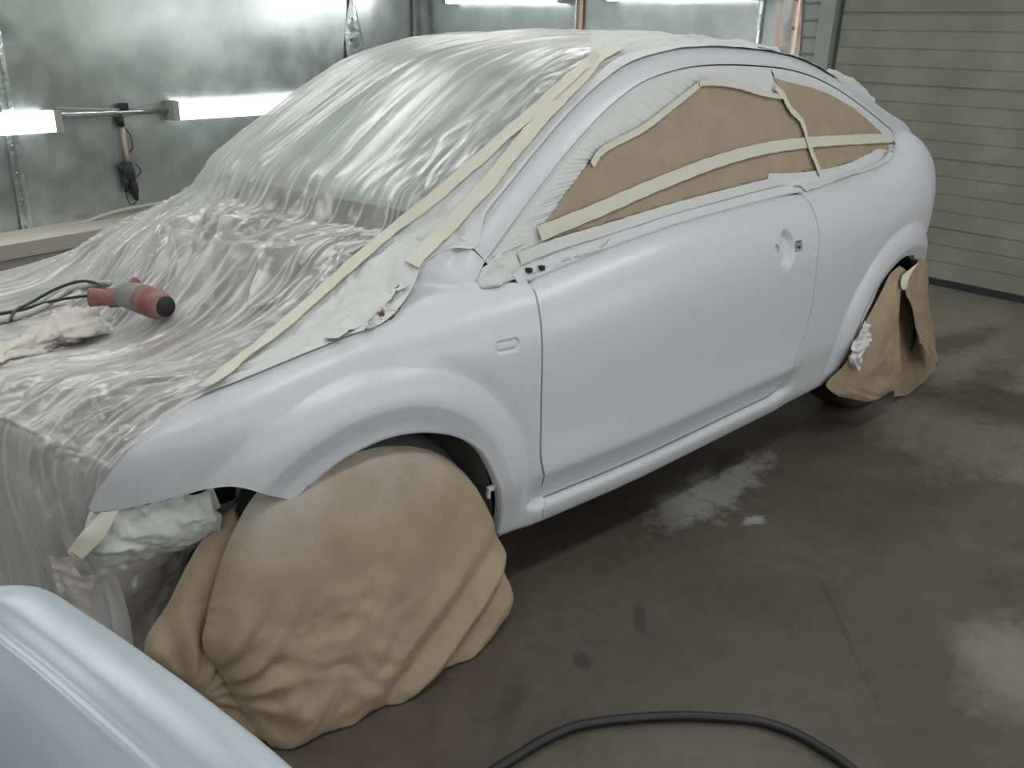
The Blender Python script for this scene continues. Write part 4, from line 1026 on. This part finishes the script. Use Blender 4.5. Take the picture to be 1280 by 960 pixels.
coons('masking_paper', 'small pale lump of masking paper at the rear end of the roof', [plane_y(u, w, -.53) for u, w in ((1030, 90), (1052, 102), (1074, 117), (1092, 131))], [plane_y(u, w, -.50) for u, w in ((1036, 86), (1057, 95), (1072, 102), (1088, 122))], 30, 12, M_TAPEW, amp=.004, seed=3, freq=14, bend=.012)
# --- wrapped headlamp bracket below the wing tip
nose = [(112, 640, -.675), (130, 640, -.70), (165, 632, -.72), (200, 626, -.74), (240, 618, -.76), (262, 616, -.77)]
low = [(104, 716, -.66), (128, 718, -.69), (160, 706, -.70), (200, 696, -.71), (236, 684, -.70), (268, 668, -.70)]
coons('masking_film', 'oversprayed film bundle wrapped round the headlamp bracket under the wing tip', yplane(nose), yplane(low), 80, 44, M_TAPEW, amp=.008, seed=4, freq=13, cat='masking film', bend=.03)
coons('masking_tape', 'wide cream tape on the wrapped headlamp bracket at the wing tip', yplane([(126, 640, -.70), (100, 668, -.71), (84, 690, -.70)]), yplane([(148, 638, -.73), (132, 668, -.745), (100, 702, -.72)]), 20, 8, M_TAPE, amp=.002, seed=1, cat='masking tape')
coons('masking_tape', 'folded cream tape end at the lower corner of the wrapped bracket', yplane([(84, 688, -.70), (92, 706, -.70), (105, 722, -.69)]), yplane([(102, 700, -.73), (108, 712, -.72), (116, 716, -.70)]), 14, 8, M_TAPE, amp=.004, seed=6, cat='masking tape')
q = yplane([(236, 640, -.72), (262, 628, -.72)])
b = MB().box(tuple((q[0]+q[1])/2), (.085, .004, .055), M=Matrix.Rotation(-.25, 4, 'Y'), bev=.001)
part('headlamp_bracket', b.V, b.F, M_PRIMER, car)
coons('masking_film', 'stiff oversprayed film end sticking out behind the wrapped bracket', yplane([(264, 616, -.74), (268, 632, -.76), (276, 650, -.77), (274, 668, -.76)]), yplane([(256, 630, -.72), (252, 650, -.73), (254, 664, -.73), (262, 670, -.74)]), 24, 12, M_FILM2, amp=.006, seed=9, freq=20, cat='masking film')
coons('plastic_sheet', 'grey translucent plastic sheet hanging below the wrapped headlamp bracket', yplane([(60, 690, -.62), (110, 700, -.63), (160, 690, -.63), (210, 674, -.63), (244, 656, -.63)]), yplane([(90, 800, -.58), (130, 850, -.58), (180, 830, -.56), (205, 800, -.56), (236, 720, -.58)]), 90, 60, M_FILM3, amp=.012, seed=21, freq=9, cat='plastic sheet')

# --- loose painted panel in the foreground on a trestle
E1 = plane_z(45, 735, .85); E2 = plane_z(360, 955, .80)
edge_px = [(45, 735), (110, 770), (200, 831), (280, 890), (360, 955)]
edge3 = [plane_z(u, w, .85-.05*i/4) for i, (u, w) in enumerate(edge_px)]
dirE = (edge3[-1]-edge3[-2]); dirE /= np.linalg.norm(dirE)
edge3 = [edge3[0]+np.array([-.42, .23, -.09]), edge3[0]+np.array([-.22, .10, -.03]), edge3[0]+np.array([-.075, .052, -.004])]+edge3+[edge3[-1]+dirE*.15+np.array([-.01, 0, -.004]), edge3[-1]+dirE*.32+np.array([-.03, 0, -.02])]
Ee = spl(np.array(edge3), 120)
T = np.gradient(Ee, axis=0); T /= np.linalg.norm(T, axis=1)[:, None]
sec = [(0, -.022), (-.0005, -.010), (.0, 0), (.003, .004), (.012, .008), (.030, .014), (.050, .017), (.068, .016), (.080, .011), (.088, .006), (.098, .006), (.104, .001), (.122, -.014), (.15, -.050), (.185, -.110), (.22, -.185), (.25, -.27), (.265, -.37)]
sec = spl(np.array(sec), 70); V = []
for i, (p, t) in enumerate(zip(Ee, T)):
    s = np.cross([0, 0, 1.], t); s /= np.linalg.norm(s)
    if s@np.array([-1, -.3, 0]) < 0: s = -s
    s = .6*s+.4*np.array([-.98, -.15, 0]); s /= np.linalg.norm(s)
    wk = .75+.25*S(i/90.)
    for a, hgt in sec: V.append(p+s*a*wk+np.array([0, 0, hgt]))
ne = len(Ee); V2, F2 = solid(V, gridF(ne, len(sec)), gnorm(V, ne, len(sec)).reshape(-1, 3)*0+np.array([0, 0, 1.]), .003)
lp = obj('car_body_panel', V2, F2, mat('pearl_white_panel', (.42, .47, .505), .38, .42), label='loose curved white body panel with a raised crease lying in the foreground', cat='car panel')
Pm = np.array(V).mean(0)
tr_ = thing('trestle', 'painting trestle carrying the loose white panel in the foreground', 'stand', (float(Pm[0]), float(Pm[1]), 0))
for sy in (-.22, .22):
    b = MB().tube([(Pm[0]-.20, Pm[1]+sy, .50), (Pm[0]+.18, Pm[1]+sy, .66)], .012, 10); part('crossbar', b.V, b.F, M_STEEL, tr_)
    for sx, zt in ((-.16, .515), (.14, .640)):
        b = MB().tube([(Pm[0]+sx, Pm[1]+sy, zt), (Pm[0]+sx*1.5, Pm[1]+sy*1.25, .01)], .011, 10); part('leg', b.V, b.F, M_STEEL, tr_)

# --- black hose on the floor
hp_ = [(560, 1010), (600, 975), (640, 949), (680, 925), (720, 908), (760, 901), (805, 897), (850, 895), (900, 897), (945, 901), (985, 913), (1020, 931), (1058, 956), (1090, 985), (1110, 1020)]
P = spl([plane_z(u, w, .012) for u, w in hp_], 120); P[:, 2] = .0125
b = MB().tube(P, .0115, 12); obj('hose', b.V, b.F, M_HOSE, label='black rubber hose curving over the floor at the bottom', cat='hose')

# --- polisher, rag and cables on the sheet
def film_hit(u, w):
    h = FB.ray_cast(Vector(CAM), Vector(ray(u, w)), 12); return np.array(h[0])
_a = [film_hit(u, w)-ray(u, w)*.012 for u, w in ((503, 346), (486, 368), (472, 390), (455, 412))]
_b = [np.array(hitF(u, w))-ray(u, w)*.006 for u, w in ((507, 350), (503, 376), (494, 394), (468, 410))]
coons('masking_paper', 'crumpled flecked brown paper scrap in the notch at the front pillar foot', _a, _b, 50, 22, mat('overspray_flecked_brown_paper', (.2, .15, .1), .7, build=lambda nt, b: nt.links.new(ramp(nt, noise(nt, coords(nt), 38, 3, .6), [(.42, (.055, .042, .03)), (.50, (.24, .18, .12)), (.56, (.52, .52, .52))]), b.inputs['Base Color'])), amp=.007, seed=31, freq=30)
A = film_hit(112, 385); B = film_hit(200, 395)
ax = np.array([B[0]-A[0], B[1]-A[1], 0]); ax /= np.linalg.norm(ax); zt = max(A[2], B[2])+.045
sd = np.array([-ax[1], ax[0], 0])
def at_(u, w, z): return plane_z(u, w, z)
tool = thing('angle_polisher', 'dusty red and grey angle polisher lying on the plastic sheet over the engine bay', 'power tool', tuple(A))
hA, hB, hC_, hD = at_(112, 372, zt), at_(152, 371, zt), at_(178, 374, zt), at_(206, 383, zt-.005)
b = MB().tube(spl([hA, (hA+hB)/2, hB], 16), np.r_[np.linspace(.024, .021, 8), np.linspace(.021, .026, 8)], 16); part('handle', b.V, b.F, M_RED, tool)
b = MB().tube(spl([hB-ax*.01, (hB+hC_)/2+np.array([0, 0, .006]), hC_], 14), np.r_[np.linspace(.026, .036, 7), np.linspace(.036, .036, 7)], 18); part('gear_housing', b.V, b.F, M_TOOLG, tool)
b = MB().tube(spl([hC_, (hC_+hD)/2, hD], 12), np.r_[np.linspace(.037, .038, 8), [.036, .034, .031, .028]], 18); part('motor_cover', b.V, b.F, M_RED, tool)
b = MB().tube([hD-ax*.004, hD+ax*.008], [.026, .025], 16); part('spindle_collar', b.V, b.F, M_DARK, tool)
b = MB().tube(spl([(hB+hC_)/2+np.array([0, 0, .03]), (hB+hC_)/2+np.array([0, 0, .042])+sd*.02], 6), .012, 10); part('trigger', b.V, b.F, M_RED, tool)
def laid(px, zoff, r, name, label, m, cat, n=70, parent=None):
    P = []
    for u, w in spl(np.array(px, float), n):
        h = FB.ray_cast(Vector(CAM), Vector(ray(u, w)), 12)
        if h[0] is not None: P.append(np.array(h[0])+np.array([0, 0, zoff])-ray(u, w)*0.004)
    P = np.array(P)
    for _ in range(8): P[1:-1] = (P[:-2]+2*P[1:-1]+P[2:])/4
    b = MB().tube(P, r, 8); return obj(name, b.V, b.F, m, label=label, cat=cat)
laid([(-30, 402), (0, 398), (30, 392), (60, 383), (100, 376), (128, 374)], .012, .0045, 'power_cable', 'lower grey cable running from the photo edge to the red polisher', M_CABLE, 'cable')
laid([(15, 408), (18, 398), (40, 385), (75, 366), (105, 358), (128, 364), (140, 378), (146, 386)], .016, .0045, 'power_cable', 'upper dark cable arching over the red polisher handle', M_CABLE, 'cable')
laid([(-30, 405), (10, 402), (50, 388), (85, 366), (120, 357), (138, 356)], .006, .008, 'air_hose', 'pale dusty hose arching behind the polisher cables', M_CABLEW, 'hose')
# plug with prongs beside the polisher
c_ = film_hit(147, 388)+np.array([0, 0, .022]); b = MB().tube([c_-sd*.02, c_+sd*.012], [.010, .015], 12)
pl = obj('cable_plug', b.V, b.F, M_CABLE, label='black cable plug lying against the polisher handle', cat='plug')
for s in (-.006, .006): b = MB().tube([c_+ax*s-sd*.018, c_+ax*s-sd*.038], .002, 6); part('prong', b.V, b.F, M_STEEL, pl)
# rag: long twisted cloth with a puffy folded end
Q = [film_hit(u, w)+np.array([0, 0, .018]) for u, w in [(2, 452), (30, 442), (60, 430), (90, 418), (112, 402)]]
rad = np.interp(np.linspace(0, 1, 60), [0, .3, .6, .8, .95, 1], [.034, .034, .042, .060, .052, .014])
Cc = spl(np.array([Q[0]+(Q[0]-Q[1])*1.2]+Q), 60); Tt = np.gradient(Cc, axis=0); Tt /= np.linalg.norm(Tt, axis=1)[:, None]
V = []; nk = 48
for i in range(60):
    s = np.cross(Tt[i], [0, 0, 1.]); s /= np.linalg.norm(s); u2 = np.cross(s, Tt[i])
    for k in range(nk):
        a = 2*math.pi*k/nk; f = 1+.35*float(ridge(i*.10, k*.24+i*.05, 2))-.3+.22*float(fbm(i*.16+3, math.cos(a)*1.6+5, 3))+.18*math.sin(3*a+i*.17)
        V.append(Cc[i]+s*math.cos(a)*rad[i]*f*1.25+u2*math.sin(a)*rad[i]*f*.62)
Fc = [(i*nk+k, i*nk+(k+1) % nk, (i+1)*nk+(k+1) % nk, (i+1)*nk+k) for i in range(59) for k in range(nk)]+[tuple(range(nk))[::-1], tuple(59*nk+k for k in range(nk))]
obj('rag', V, Fc, M_CLOTH, label='dusty beige cloth bundled on the plastic sheet in front of the polisher', cat='cloth')

# --- tool hanging on the wall between the two lit fixtures, with its wiring
def wp(u, w, off=.05): return wallp(u, w, off)
t_ = thing('hanging_lamp', 'slim inspection lamp with pinkish tube and black clutter hanging on the metal wall', 'lamp', tuple(wp(152, 190)))
b = MB().tube([wp(152, 152), wp(157, 185), wp(161, 208)], .016, 12); part('tube', b.V, b.F, mat('pinkish_tube', (.60, .45, .40), .45), t_)
b = MB().tube([wp(150, 146), wp(152, 158)], .024, 12); part('cap', b.V, b.F, M_CABLE, t_)
b = MB().tube([wp(158, 203), wp(160, 218), wp(164, 226)], [.045, .055, .035], 12).tube([wp(163, 220), wp(168, 236), wp(171, 250)], [.036, .034, .016], 12).tube([wp(157, 220), wp(158, 240)], [.03, .012], 10).tube([wp(149, 207), wp(156, 214)], [.02, .03], 10); part('grip', b.V, b.F, M_CABLE, t_)
b = MB().tube(spl([wp(152, 155), wp(163, 170), wp(165, 186), wp(158, 192), wp(156, 182), wp(160, 196)], 30), .004, 6).tube(spl([wp(160, 225), wp(158, 245), wp(165, 256), wp(171, 250), wp(168, 240)], 24), .004, 6).tube(spl([wp(170, 205), wp(176, 214), wp(170, 222)], 12), .004, 6); part('wire', b.V, b.F, M_CABLE, t_)
b = MB().tube([wp(150, 146), wp(151, 138), wp(155, 133)], .006, 8).box(tuple(wp(154, 133)), (.07, .04, .05), bev=.01); part('hook', b.V, b.F, M_CABLE, t_)
b = MB().tube(spl([wp(70, 135, .04), wp(110, 136, .04), wp(152, 136, .04), wp(185, 130, .04), wp(212, 122, .04)], 40), .006, 8); obj('wall_cable', b.V, b.F, M_CABLEW, label='thin grey cable strung along the wall between the two lit fixtures', cat='cable')
b = MB()
a1, a2 = wp(72, 143, .05), wp(212, 138, .05)
b.tube([a1, a2], .02, 6); obj('cable_duct', b.V, b.F, M_STRIP, label='bright metal duct on the wall between the two lit fixtures', cat='duct')
b = MB().tube(spl([wp(-60, 318, .1), wp(0, 312, .1), wp(40, 306, .1), wp(90, 285, .1), wp(140, 266, .1), wp(200, 254, .1), wp(260, 244, .1), wp(330, 250, .1)], 80), .014, 10)
obj('air_hose', b.V, b.F, M_CABLEW, label='pale air hose sagging along the foot of the metal wall', cat='hose')
